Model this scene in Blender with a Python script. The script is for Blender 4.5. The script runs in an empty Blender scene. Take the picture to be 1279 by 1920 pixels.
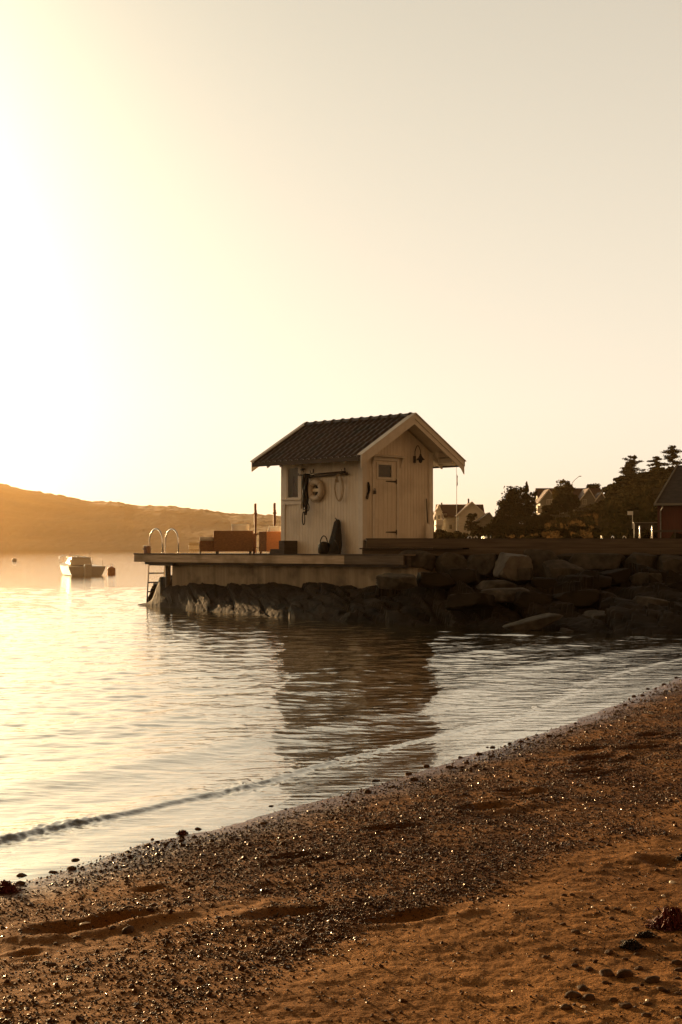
import bpy, bmesh, math, random
import numpy as np
from mathutils import Vector, Matrix
R = math.radians
sc = bpy.context.scene
col = sc.collection
random.seed(7)
# ------------------------------------------------------------------ camera
F, CX, CY, HZ, HC = 2700.0, 639.5, 960.0, 1028.0, 1.6
PITCH = math.atan((HZ-CY)/F)
cd = bpy.data.cameras.new("camera"); cam = bpy.data.objects.new("camera", cd); col.objects.link(cam)
cd.sensor_fit = 'VERTICAL'; cd.sensor_height = 36.0; cd.sensor_width = 24.0; cd.lens = 36.0*F/1920
cam.location = (0, 0, HC); cam.rotation_euler = (R(90)+PITCH, 0, 0)
cd.clip_start = 0.1; cd.clip_end = 20000
sc.camera = cam
# ------------------------------------------------------------------ sky, sun, exposure
SUN_AZ, SUN_EL = 31.0, 8.0          # degrees left of the view axis, above the horizon
w = bpy.data.worlds.new("World"); sc.world = w; w.use_nodes = True
nt = w.node_tree; bg = nt.nodes['Background']
sky = nt.nodes.new('ShaderNodeTexSky'); sky.sky_type = 'NISHITA'; sky.sun_disc = False
sky.sun_elevation = R(SUN_EL); sky.sun_rotation = R(-SUN_AZ)
sky.air_density = 0.9; sky.dust_density = 2.0; sky.ozone_density = 0.6; sky.altitude = 0
sky_N = nt.nodes; sky_L = nt.links
bw_ = sky_N.new('ShaderNodeRGBToBW'); sky_L.new(sky.outputs[0], bw_.inputs[0])
pw_ = sky_N.new('ShaderNodeMath'); pw_.operation = 'POWER'; pw_.inputs[1].default_value = 0.18; sky_L.new(bw_.outputs[0], pw_.inputs[0])
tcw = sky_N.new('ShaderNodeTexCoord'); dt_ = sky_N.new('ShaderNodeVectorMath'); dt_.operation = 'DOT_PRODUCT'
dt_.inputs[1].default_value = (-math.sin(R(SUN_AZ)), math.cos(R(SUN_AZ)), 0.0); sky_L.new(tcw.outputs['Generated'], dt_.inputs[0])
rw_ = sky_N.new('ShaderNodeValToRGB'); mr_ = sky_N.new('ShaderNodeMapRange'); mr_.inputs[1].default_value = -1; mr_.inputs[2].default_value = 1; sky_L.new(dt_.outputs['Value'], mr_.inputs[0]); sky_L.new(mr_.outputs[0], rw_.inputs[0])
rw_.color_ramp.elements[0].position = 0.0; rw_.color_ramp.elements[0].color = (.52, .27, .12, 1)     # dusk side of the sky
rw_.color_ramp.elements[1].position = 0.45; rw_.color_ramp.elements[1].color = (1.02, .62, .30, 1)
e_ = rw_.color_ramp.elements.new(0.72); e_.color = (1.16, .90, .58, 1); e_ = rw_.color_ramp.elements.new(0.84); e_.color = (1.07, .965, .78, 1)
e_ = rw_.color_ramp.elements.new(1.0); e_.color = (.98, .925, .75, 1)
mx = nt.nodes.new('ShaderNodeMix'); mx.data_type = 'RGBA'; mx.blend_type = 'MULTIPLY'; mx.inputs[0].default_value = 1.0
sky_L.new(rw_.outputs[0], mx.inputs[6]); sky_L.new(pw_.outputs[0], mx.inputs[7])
# brighter band towards the horizon and the wide glow round the low sun
sp_ = sky_N.new('ShaderNodeSeparateXYZ'); sky_L.new(tcw.outputs['Generated'], sp_.inputs[0])
hz2 = sky_N.new('ShaderNodeValToRGB'); hz2.color_ramp.elements[0].position = .10; hz2.color_ramp.elements[0].color = (1, 1, 1, 1); hz2.color_ramp.elements[1].position = 1.0; hz2.color_ramp.elements[1].color = (.10, .10, .10, 1)
for p_, v_ in ((.42, .73), (.62, .26)):
    e_ = hz2.color_ramp.elements.new(p_); e_.color = (v_, v_, v_, 1)
sky_L.new(sp_.outputs[2], hz2.inputs[0])
ms = sky_N.new('ShaderNodeVectorMath'); ms.operation = 'SCALE'; sky_L.new(mx.outputs[2], ms.inputs[0]); sky_L.new(hz2.outputs[0], ms.inputs['Scale'])
nv_w = sky_N.new('ShaderNodeVectorMath'); nv_w.operation = 'NORMALIZE'; sky_L.new(tcw.outputs['Generated'], nv_w.inputs[0])
d3 = sky_N.new('ShaderNodeVectorMath'); d3.operation = 'DOT_PRODUCT'; sky_L.new(nv_w.outputs[0], d3.inputs[0])
d3.inputs[1].default_value = (-math.sin(R(SUN_AZ))*math.cos(R(SUN_EL)), math.cos(R(SUN_AZ))*math.cos(R(SUN_EL)), math.sin(R(SUN_EL)))
ac = sky_N.new('ShaderNodeMath'); ac.operation = 'ARCCOSINE'; sky_L.new(d3.outputs['Value'], ac.inputs[0])
m1 = sky_N.new('ShaderNodeMath'); m1.operation = 'MULTIPLY'; m1.inputs[1].default_value = -180/math.pi/3.8; sky_L.new(ac.outputs[0], m1.inputs[0])
ex_ = sky_N.new('ShaderNodeMath'); ex_.operation = 'EXPONENT'; sky_L.new(m1.outputs[0], ex_.inputs[0])
gl = sky_N.new('ShaderNodeVectorMath'); gl.operation = 'SCALE'; gl.inputs[0].default_value = (112, 106, 64); sky_L.new(ex_.outputs[0], gl.inputs['Scale'])
ad_ = sky_N.new('ShaderNodeVectorMath'); ad_.operation = 'ADD'; sky_L.new(ms.outputs[0], ad_.inputs[0]); sky_L.new(gl.outputs[0], ad_.inputs[1])
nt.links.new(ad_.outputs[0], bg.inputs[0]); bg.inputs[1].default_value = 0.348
sd = bpy.data.lights.new("sun", 'SUN'); sun = bpy.data.objects.new("sun", sd); col.objects.link(sun)
sd.energy = 5.0; sd.angle = R(0.6); sd.color = (1.0, 0.60, 0.27)
tos = Vector((-math.sin(R(SUN_AZ))*math.cos(R(SUN_EL)), math.cos(R(SUN_AZ))*math.cos(R(SUN_EL)), math.sin(R(SUN_EL))))
sun.rotation_euler = tos.to_track_quat('Z', 'Y').to_euler()
sun.location = (-8, 12, 12)
sc.view_settings.view_transform = 'Standard'; sc.view_settings.look = 'None'
sc.view_settings.gamma = 1; sc.view_settings.use_curve_mapping = False
sc.view_settings.exposure = 1.0
sc.cycles.max_bounces = 8; sc.cycles.transparent_max_bounces = 12; sc.cycles.volume_bounces = 0
sc.cycles.caustics_reflective = False; sc.cycles.caustics_refractive = False
sc.cycles.sample_clamp_indirect = 6.0

# ------------------------------------------------------------------ geometry of the view
def ray(px, py):
    a, b = (px-CX)/F, (CY-py)/F
    c, s = math.cos(PITCH), math.sin(PITCH)
    return Vector((a, c - b*s, s + b*c))
def at(px, py, Y):
    d = ray(px, py); t = Y/d.y
    return Vector((d.x*t, Y, HC + d.z*t))
def ground(px, py, z=0.0):
    d = ray(px, py); t = (z-HC)/d.z
    return Vector((d.x*t, d.y*t, z))
def proj(x, y, z):
    c, s = math.cos(PITCH), math.sin(PITCH)
    dz = z-HC
    fw = y*c + dz*s; up = -y*s + dz*c
    return CX + F*x/fw, CY - F*up/fw

# ------------------------------------------------------------------ noise
def hsh(i, j, seed):
    n = (i.astype(np.int64)*374761393 + j.astype(np.int64)*668265263 + seed*974634777) & 0x7fffffff
    n = ((n ^ (n >> 13))*1274126177) & 0x7fffffff
    return ((n ^ (n >> 16)) & 0xffff)/65535.0
def vnoise(x, y, seed=0):
    i = np.floor(x); j = np.floor(y); fx = x-i; fy = y-j
    fx = fx*fx*fx*(fx*(fx*6-15)+10); fy = fy*fy*fy*(fy*(fy*6-15)+10)
    a = hsh(i, j, seed); b = hsh(i+1, j, seed); c = hsh(i, j+1, seed); d = hsh(i+1, j+1, seed)
    return (a*(1-fx)+b*fx)*(1-fy) + (c*(1-fx)+d*fx)*fy
def fbm(x, y, octv=4, seed=0, gain=0.5):
    t = 0; a = 1.0; n = 0
    for k in range(octv):
        t = t + a*(vnoise(x*2**k+17.3*k, y*2**k-9.1*k, seed+k)*2-1); n += a; a *= gain
    return t/n
def sstep(a, b, x):
    t = np.clip((x-a)/(b-a), 0, 1); return t*t*(3-2*t)

# ------------------------------------------------------------------ mesh helpers
def link(o, parent=None):
    col.objects.link(o)
    if parent is not None: o.parent = parent
    return o
def mesh_np(name, V, Fc, mat, parent=None, smooth=False, attr=None):
    V = np.asarray(V, dtype=np.float32); Fc = np.asarray(Fc, dtype=np.int32)
    k = Fc.shape[1]; me = bpy.data.meshes.new(name)
    me.vertices.add(len(V)); me.vertices.foreach_set('co', V.ravel())
    me.loops.add(Fc.size); me.loops.foreach_set('vertex_index', Fc.ravel())
    me.polygons.add(len(Fc)); me.polygons.foreach_set('loop_start', np.arange(0, Fc.size, k, dtype=np.int32))
    me.polygons.foreach_set('loop_total', np.full(len(Fc), k, dtype=np.int32))
    me.polygons.foreach_set('use_smooth', np.full(len(Fc), bool(smooth)))
    me.update(calc_edges=True)
    if attr:
        for an, av in attr.items():
            at_ = me.attributes.new(an, 'FLOAT', 'POINT'); at_.data.foreach_set('value', np.asarray(av, dtype=np.float32).ravel())
    me.materials.append(mat)
    return link(bpy.data.objects.new(name, me), parent)
def gridfaces(n, m):
    i = np.arange(n-1)[:, None]*m + np.arange(m-1)[None, :]
    return np.stack([i, i+1, i+m+1, i+m], -1).reshape(-1, 4)
class MB:
    def __init__(s): s.v = []; s.f = []
    def add(s, vs, fs):
        n = len(s.v); s.v += [tuple(v) for v in vs]; s.f += [tuple(i+n for i in f) for f in fs]; return s
    def box(s, a, b, M=None):
        x0, y0, z0 = [min(p, q) for p, q in zip(a, b)]; x1, y1, z1 = [max(p, q) for p, q in zip(a, b)]
        vs = [Vector(p) for p in ((x0,y0,z0),(x1,y0,z0),(x1,y1,z0),(x0,y1,z0),(x0,y0,z1),(x1,y0,z1),(x1,y1,z1),(x0,y1,z1))]
        if M is not None: vs = [M @ v for v in vs]
        return s.add(vs, ((0,3,2,1),(4,5,6,7),(0,1,5,4),(1,2,6,5),(2,3,7,6),(3,0,4,7)))
    def hexa(s, vs):
        return s.add(vs, ((0,3,2,1),(4,5,6,7),(0,1,5,4),(1,2,6,5),(2,3,7,6),(3,0,4,7)))
    def prism(s, poly, ext):      # planar polygon extruded by vector
        n = len(poly); e = Vector(ext); p = [Vector(q) for q in poly]
        return s.add(p + [q+e for q in p], [tuple(range(n-1, -1, -1)), tuple(range(n, 2*n))] + [(i, (i+1) % n, n+(i+1) % n, n+i) for i in range(n)])
    def tube(s, pts, r, seg=8, closed=False, flat=1.0):
        pts = [Vector(p) for p in pts]; n = len(pts); rs = r if isinstance(r, (list, tuple)) else [r]*n
        vs = []; prev = None
        for i, p in enumerate(pts):
            if closed: t = pts[(i+1) % n]-pts[i-1]
            else: t = pts[min(i+1, n-1)]-pts[max(i-1, 0)]
            t.normalize()
            if prev is None:
                u = t.cross(Vector((0, 0, 1)));
                if u.length < 0.1: u = t.cross(Vector((0, 1, 0)))
            else: u = prev - t*prev.dot(t)
            u.normalize(); prev = u; q = t.cross(u)
            for k in range(seg):
                a = 2*math.pi*k/seg; vs.append(p + (u*math.cos(a) + q*math.sin(a)*flat)*rs[i])
        fs = []
        for i in range(n if closed else n-1):
            j = (i+1) % n
            for k in range(seg):
                fs.append((i*seg+k, i*seg+(k+1) % seg, j*seg+(k+1) % seg, j*seg+k))
        if not closed: fs += [tuple(range(seg-1, -1, -1)), tuple((n-1)*seg+k for k in range(seg))]
        return s.add(vs, fs)
    def lathe(s, prof, seg=24, M=None):
        vs = []
        for r, z in prof:
            for k in range(seg):
                a = 2*math.pi*k/seg; v = Vector((r*math.cos(a), r*math.sin(a), z)); vs.append(M @ v if M is not None else v)
        n = len(prof); fs = []
        for i in range(n-1):
            for k in range(seg): fs.append((i*seg+k, i*seg+(k+1) % seg, (i+1)*seg+(k+1) % seg, (i+1)*seg+k))
        fs += [tuple(range(seg-1, -1, -1)), tuple((n-1)*seg+k for k in range(seg))]
        return s.add(vs, fs)
    def build(s, name, mat, parent=None, smooth=False, bevel=0.0):
        me = bpy.data.meshes.new(name); me.from_pydata(s.v, [], s.f); me.update()
        if smooth: me.polygons.foreach_set('use_smooth', [True]*len(me.polygons))
        me.materials.append(mat); o = bpy.data.objects.new(name, me); link(o, parent)
        if bevel:
            b = o.modifiers.new('bevel', 'BEVEL'); b.width = bevel; b.segments = 2; b.limit_method = 'ANGLE'; b.angle_limit = R(40)
        return o
def tag(o, label=None, cat=None, group=None, kind=None):
    if label: o['label'] = label
    if cat: o['category'] = cat
    if group: o['group'] = group
    if kind: o['kind'] = kind
    return o
def empty(name, loc, rz=0.0):
    o = bpy.data.objects.new(name, None); o.location = loc; o.rotation_euler = (0, 0, rz); o.empty_display_size = 0.2
    return link(o)
def copy_tree(o, parent=None):
    c = o.copy(); col.objects.link(c); c.parent = parent
    for ch in list(o.children): copy_tree(ch, c)
    return c

# ------------------------------------------------------------------ materials
def mat(name, c1, c2=None, scale=4.0, rough=0.7, stretch=(1, 1, 1), bump=0.0, bscale=None, spec=0.5, metal=0.0, detail=6, c3=None, s3=0.7, contrast=(0.35, 0.65)):
    m = bpy.data.materials.new(name); m.use_nodes = True; N = m.node_tree.nodes; L = m.node_tree.links
    b = N['Principled BSDF']; b.inputs['Roughness'].default_value = rough; b.inputs['Metallic'].default_value = metal
    b.inputs['Specular IOR Level'].default_value = spec
    if c2 is None and not bump:
        b.inputs['Base Color'].default_value = (*c1, 1); return m
    tc = N.new('ShaderNodeTexCoord'); mp = N.new('ShaderNodeMapping'); L.new(tc.outputs['Object'], mp.inputs[0]); mp.inputs['Scale'].default_value = stretch
    nz = N.new('ShaderNodeTexNoise'); nz.inputs['Scale'].default_value = scale; nz.inputs['Detail'].default_value = detail; nz.inputs['Roughness'].default_value = 0.6
    L.new(mp.outputs[0], nz.inputs['Vector'])
    rp = N.new('ShaderNodeValToRGB'); rp.color_ramp.elements[0].position = contrast[0]; rp.color_ramp.elements[1].position = contrast[1]
    rp.color_ramp.elements[0].color = (*c1, 1); rp.color_ramp.elements[1].color = (*(c2 or c1), 1)
    L.new(nz.outputs[0], rp.inputs[0]); out = rp.outputs[0]
    if c3 is not None:
        n3 = N.new('ShaderNodeTexNoise'); n3.inputs['Scale'].default_value = s3; n3.inputs['Detail'].default_value = 8; L.new(tc.outputs['Object'], n3.inputs['Vector'])
        r3 = N.new('ShaderNodeValToRGB'); r3.color_ramp.elements[0].position = 0.5; r3.color_ramp.elements[1].position = 0.68
        L.new(n3.outputs[0], r3.inputs[0]); mm = N.new('ShaderNodeMix'); mm.data_type = 'RGBA'
        L.new(r3.outputs[0], mm.inputs[0]); L.new(out, mm.inputs[6]); mm.inputs[7].default_value = (*c3, 1); out = mm.outputs[2]
    L.new(out, b.inputs['Base Color'])
    if bump:
        nb = N.new('ShaderNodeTexNoise'); nb.inputs['Scale'].default_value = bscale or scale*3; nb.inputs['Detail'].default_value = 8; L.new(mp.outputs[0], nb.inputs['Vector'])
        bp = N.new('ShaderNodeBump'); bp.inputs['Strength'].default_value = 1.0; bp.inputs['Distance'].default_value = bump
        L.new(nb.outputs[0], bp.inputs['Height']); L.new(bp.outputs[0], b.inputs['Normal'])
    return m
def leafmat(name, c1, c2, sc_=0.6, trans=0.35):
    m = bpy.data.materials.new(name); m.use_nodes = True; N = m.node_tree.nodes; L = m.node_tree.links
    N.remove(N['Principled BSDF']); tc = N.new('ShaderNodeTexCoord'); nz = N.new('ShaderNodeTexNoise'); nz.inputs['Scale'].default_value = sc_; nz.inputs['Detail'].default_value = 4
    L.new(tc.outputs['Object'], nz.inputs['Vector']); rp = N.new('ShaderNodeValToRGB'); rp.color_ramp.elements[0].position = .35; rp.color_ramp.elements[1].position = .65
    rp.color_ramp.elements[0].color = (*c1, 1); rp.color_ramp.elements[1].color = (*c2, 1); L.new(nz.outputs[0], rp.inputs[0])
    d = N.new('ShaderNodeBsdfDiffuse'); t = N.new('ShaderNodeBsdfTranslucent'); mx_ = N.new('ShaderNodeMixShader'); mx_.inputs[0].default_value = trans
    L.new(rp.outputs[0], d.inputs[0]); L.new(rp.outputs[0], t.inputs[0]); L.new(d.outputs[0], mx_.inputs[1]); L.new(t.outputs[0], mx_.inputs[2])
    L.new(mx_.outputs[0], N['Material Output'].inputs[0]); return m
M = {}
M['white'] = mat('white_paint', (.70, .62, .50), (.80, .73, .60), 3.0, .55, (6, 6, .6), .0012, 30, c3=(.62, .55, .44), s3=1.6)
M['white2'] = mat('white_trim', (.66, .61, .52), (.76, .71, .62), 5.0, .5, (1, 1, 1), .001, 25)
M['tile'] = mat('clay_tile', (.035, .024, .017), (.085, .055, .036), 9.0, .42, (1, 1, 1), .003, 40, c3=(.035, .035, .028), s3=2.2)
M['wood'] = mat('weathered_wood', (.22, .17, .12), (.38, .30, .21), 3.0, .8, (.6, .6, 9), .002, 12)
M['woodx'] = mat('weathered_boards', (.12, .095, .07), (.22, .175, .125), 2.2, .8, (1.2, 1.2, 10), .003, 9, c3=(.09, .075, .06), s3=.9)
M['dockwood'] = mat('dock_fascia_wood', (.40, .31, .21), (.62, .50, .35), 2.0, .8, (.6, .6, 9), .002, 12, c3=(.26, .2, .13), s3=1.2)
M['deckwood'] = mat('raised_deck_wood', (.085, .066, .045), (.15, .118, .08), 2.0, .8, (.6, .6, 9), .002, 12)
M['darkwood'] = mat('dark_wood', (.045, .036, .028), (.09, .072, .055), 3.0, .8, (1, 1, 6), .003, 9)
M['concrete'] = mat('concrete', (.21, .17, .115), (.38, .31, .21), 1.7, .9, (1, 2.4, .22), .01, 7, c3=(.12, .095, .065), s3=1.6)
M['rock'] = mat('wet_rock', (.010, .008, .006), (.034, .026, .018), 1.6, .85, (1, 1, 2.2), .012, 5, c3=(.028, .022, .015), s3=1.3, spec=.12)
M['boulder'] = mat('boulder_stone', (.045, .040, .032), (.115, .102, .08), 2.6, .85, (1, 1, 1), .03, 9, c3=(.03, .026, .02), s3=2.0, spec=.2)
M['palerock'] = mat('pale_stone', (.09, .082, .066), (.17, .155, .125), 3.0, .7, (1, 1, 1), .015, 9)
M['steel'] = mat('stainless_steel', (.62, .6, .56), rough=.22, metal=1.0)
M['black'] = mat('black_rubber', (.010, .008, .006), (.02, .016, .012), 12, .6, bump=.002, spec=.25)
M['iron'] = mat('black_iron', (.03, .026, .022), (.06, .05, .04), 20, .45, bump=.001, metal=.3)
M['wicker'] = mat('brown_wicker', (.16, .075, .03), (.27, .13, .05), 14, .6, (1, 1, 3), .004, 60)
M['orange'] = mat('lit_wicker', (.70, .26, .08), (.85, .34, .11), 14, .55, (1, 1, 3), .004, 60)  # wicker with the orange light falling on it painted into the colour
M['cushion'] = mat('cream_cushion', (.62, .55, .45), (.72, .65, .54), 5, .9, bump=.004, bscale=20)
M['polewood'] = mat('brown_pole', (.14, .06, .03), (.26, .12, .055), 4, .6, (3, 3, .5), .002)
M['net'] = mat('dark_net', (.010, .008, .006), (.024, .019, .013), 30, .85, bump=.006, bscale=50)
M['rope'] = mat('pale_rope', (.36, .27, .17), (.5, .4, .27), 30, .9)
M['ringw'] = mat('ring_shell', (.5, .42, .32), (.62, .54, .43), 4, .5, bump=.001)
M['redroof'] = mat('red_roof_tiles', (.045, .014, .010), (.075, .024, .016), 1.2, .8, (1, 1, 4), .02, 6)
M['housew'] = mat('house_white', (.66, .62, .52), (.8, .75, .64), .8, .7, (1, 1, 6))
M['houseg'] = mat('house_grey', (.17, .165, .14), (.24, .23, .2), .8, .7, (1, 1, 6))
M['redwall'] = mat('red_boards', (.075, .022, .013), (.12, .034, .018), 2.0, .75, (8, 8, .7), .004)
M['darkroof'] = mat('dark_roof', (.03, .026, .022), (.06, .05, .042), 2.5, .8, (1, 1, 3), .01)
M['dglass'] = mat('window_glass', (.03, .028, .025), rough=.08)
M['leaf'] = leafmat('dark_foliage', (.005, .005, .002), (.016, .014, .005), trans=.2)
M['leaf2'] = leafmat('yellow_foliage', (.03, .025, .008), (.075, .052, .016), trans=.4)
M['pine'] = leafmat('pine_needles', (.008, .009, .004), (.02, .02, .008), trans=.1)
M['bark'] = mat('bark', (.03, .024, .018), (.07, .055, .04), 3, .9, (1, 1, .4))
M['shrub'] = leafmat('shrub_foliage', (.011, .010, .004), (.032, .024, .009), .12, .2)
M['drygrass'] = leafmat('dry_grass', (.045, .028, .011), (.09, .052, .02), .3, .3)
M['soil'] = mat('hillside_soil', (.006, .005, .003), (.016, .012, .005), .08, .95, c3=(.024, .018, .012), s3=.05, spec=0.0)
M['forest'] = mat('far_forest', (.04, .024, .008), (.09, .05, .016), .012, .95, c3=(.13, .08, .026), s3=.004)
M['boatw'] = mat('boat_gelcoat', (.78, .7, .55), (.85, .77, .62), 2, .35)
M['buoy'] = mat('buoy_plastic', (.75, .36, .14), (.8, .42, .18), 3, .5)
M['pebble'] = mat('pebble_stone', (.018, .009, .0035), (.15, .066, .023), 75, .4, contrast=(.36, .8), spec=.24)
pn = M['pebble'].node_tree; pb = pn.nodes['Principled BSDF']; pb.inputs['Specular Tint'].default_value = (1, .66, .36, 1)
pz = pn.nodes.new('ShaderNodeTexNoise'); pz.inputs['Scale'].default_value = 43; pz.inputs['Detail'].default_value = 1; ptc = pn.nodes.new('ShaderNodeTexCoord'); pn.links.new(ptc.outputs['Object'], pz.inputs['Vector'])
for nm_, lo_, hi_ in (('Specular IOR Level', .04, .8), ('Roughness', .65, .24)):      # some pebbles are wet and shiny, most are dull
    pm = pn.nodes.new('ShaderNodeMapRange'); pm.inputs[1].default_value = .54; pm.inputs[2].default_value = .66; pm.inputs[3].default_value = lo_; pm.inputs[4].default_value = hi_
    pn.links.new(pz.outputs[0], pm.inputs[0]); pn.links.new(pm.outputs[0], pb.inputs[nm_])
M['stone'] = mat('beach_stone', (.03, .017, .008), (.11, .055, .024), 25, .7, spec=.06, bump=.003, bscale=60)
M['shell'] = mat('pale_stone_bright', (.75, .66, .5), (.9, .82, .66), 30, .5)
M['weed'] = mat('red_seaweed', (.05, .008, .004), (.13, .02, .009), 40, .6, spec=.2)
M['darkweed'] = mat('dark_seaweed', (.012, .008, .005), (.03, .018, .010), 40, .7, spec=.12)
M['flag'] = mat('flag_cloth', (.16, .05, .05), (.3, .25, .24), 3, .9)
def glassmat():
    m = bpy.data.materials.new('clear_pane'); m.use_nodes = True; N = m.node_tree.nodes; L = m.node_tree.links; N.remove(N['Principled BSDF'])
    t = N.new('ShaderNodeBsdfTransparent'); t.inputs[0].default_value = (.75, .72, .66, 1); g = N.new('ShaderNodeBsdfGlossy'); g.inputs['Roughness'].default_value = .04
    fr = N.new('ShaderNodeFresnel'); fr.inputs[0].default_value = 1.2; x = N.new('ShaderNodeMixShader')
    L.new(fr.outputs[0], x.inputs[0]); L.new(t.outputs[0], x.inputs[1]); L.new(g.outputs[0], x.inputs[2]); L.new(x.outputs[0], N['Material Output'].inputs[0]); return m
M['pane'] = glassmat()
def sandmat():
    m = bpy.data.materials.new('beach_sand'); m.use_nodes = True; N = m.node_tree.nodes; L = m.node_tree.links; b = N['Principled BSDF']
    tc = N.new('ShaderNodeTexCoord')
    def nz(s, d=6):
        n = N.new('ShaderNodeTexNoise'); n.inputs['Scale'].default_value = s; n.inputs['Detail'].default_value = d; L.new(tc.outputs['Object'], n.inputs['Vector']); return n
    def ramp(n, a, b_, c1, c2):
        r = N.new('ShaderNodeValToRGB'); r.color_ramp.elements[0].position = a; r.color_ramp.elements[1].position = b_
        r.color_ramp.elements[0].color = (*c1, 1); r.color_ramp.elements[1].color = (*c2, 1); L.new(n.outputs[0], r.inputs[0]); return r
    base = ramp(nz(1.2), .3, .7, (.19, .085, .024), (.28, .133, .040)); gr = ramp(nz(260, 2), .3, .7, (.3, .3, .3), (1.5, 1.5, 1.5))
    mm = N.new('ShaderNodeMix'); mm.data_type = 'RGBA'; mm.blend_type = 'MULTIPLY'; mm.inputs[0].default_value = 1
    L.new(base.outputs[0], mm.inputs[6]); L.new(gr.outputs[0], mm.inputs[7])
    at_ = N.new('ShaderNodeAttribute'); at_.attribute_name = 'wet'
    wm = N.new('ShaderNodeMix'); wm.data_type = 'RGBA'; wm.blend_type = 'MULTIPLY'; L.new(at_.outputs['Fac'], wm.inputs[0]); L.new(mm.outputs[2], wm.inputs[6]); wm.inputs[7].default_value = (.6, .48, .34, 1)
    ag = N.new('ShaderNodeAttribute'); ag.attribute_name = 'coarse'
    gm = N.new('ShaderNodeMix'); gm.data_type = 'RGBA'; gm.blend_type = 'MULTIPLY'; L.new(ag.outputs['Fac'], gm.inputs[0]); L.new(wm.outputs[2], gm.inputs[6]); gm.inputs[7].default_value = (.44, .36, .29, 1)
    L.new(gm.outputs[2], b.inputs['Base Color'])
    rr = N.new('ShaderNodeMapRange'); rr.inputs[3].default_value = .85; rr.inputs[4].default_value = .22; L.new(at_.outputs['Fac'], rr.inputs[0]); L.new(rr.outputs[0], b.inputs['Roughness'])
    rs = N.new('ShaderNodeMapRange'); rs.inputs[3].default_value = .03; rs.inputs[4].default_value = .35; L.new(at_.outputs['Fac'], rs.inputs[0]); L.new(rs.outputs[0], b.inputs['Specular IOR Level'])
    bp = N.new('ShaderNodeBump'); bp.inputs['Distance'].default_value = .0035; bp.inputs['Strength'].default_value = 1
    n2 = nz(90, 8); L.new(n2.outputs[0], bp.inputs['Height'])
    bp2 = N.new('ShaderNodeBump'); bp2.inputs['Distance'].default_value = .012; n3 = nz(14, 5); L.new(n3.outputs[0], bp2.inputs['Height']); L.new(bp.outputs[0], bp2.inputs['Normal'])
    L.new(bp2.outputs[0], b.inputs['Normal']); return m
M['sand'] = sandmat()
def watermat():
    m = bpy.data.materials.new('sea_water'); m.use_nodes = True; N = m.node_tree.nodes; L = m.node_tree.links; N.remove(N['Principled BSDF'])
    tc = N.new('ShaderNodeTexCoord')
    def nb(s, dist, st, prev=None, d=3):
        mp = N.new('ShaderNodeMapping'); mp.inputs['Scale'].default_value = st; mp.inputs['Rotation'].default_value = (0, 0, R(12)); L.new(tc.outputs['Object'], mp.inputs[0])
        n = N.new('ShaderNodeTexNoise'); n.inputs['Scale'].default_value = s; n.inputs['Detail'].default_value = d; L.new(mp.outputs[0], n.inputs['Vector'])
        b = N.new('ShaderNodeBump'); b.inputs['Distance'].default_value = dist; b.inputs['Strength'].default_value = 1; L.new(n.outputs[0], b.inputs['Height'])
        if prev: L.new(prev.outputs[0], b.inputs['Normal'])
        return b
    b1 = nb(7.0, .0065, (.28, 1, 1)); b2 = nb(20.0, .0026, (.35, 1, 1), b1)
    g = N.new('ShaderNodeBsdfGlossy'); g.inputs['Roughness'].default_value = .018; g.inputs[0].default_value = (1, .96, .88, 1); L.new(b2.outputs[0], g.inputs['Normal'])
    fr = N.new('ShaderNodeFresnel'); fr.inputs[0].default_value = 1.45; L.new(b2.outputs[0], fr.inputs['Normal'])
    t = N.new('ShaderNodeBsdfTransparent'); t.inputs[0].default_value = (.86, .82, .74, 1)
    d = N.new('ShaderNodeBsdfDiffuse'); d.inputs[0].default_value = (.030, .028, .016, 1)
    at_ = N.new('ShaderNodeAttribute'); at_.attribute_name = 'deep'
    x1 = N.new('ShaderNodeMixShader'); L.new(at_.outputs['Fac'], x1.inputs[0]); L.new(t.outputs[0], x1.inputs[1]); L.new(d.outputs[0], x1.inputs[2])
    af = N.new('ShaderNodeAttribute'); af.attribute_name = 'foam'; fd = N.new('ShaderNodeBsdfDiffuse'); fd.inputs[0].default_value = (.6, .55, .48, 1)
    x2 = N.new('ShaderNodeMixShader'); pf = N.new('ShaderNodeMath'); pf.operation = 'POWER'; pf.inputs[1].default_value = .52; L.new(fr.outputs[0], pf.inputs[0]); L.new(pf.outputs[0], x2.inputs[0]); L.new(x1.outputs[0], x2.inputs[1]); L.new(g.outputs[0], x2.inputs[2])
    x3 = N.new('ShaderNodeMixShader'); L.new(af.outputs['Fac'], x3.inputs[0]); L.new(x2.outputs[0], x3.inputs[1]); L.new(fd.outputs[0], x3.inputs[2])
    L.new(x3.outputs[0], N['Material Output'].inputs[0]); return m
M['water'] = watermat()

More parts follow.
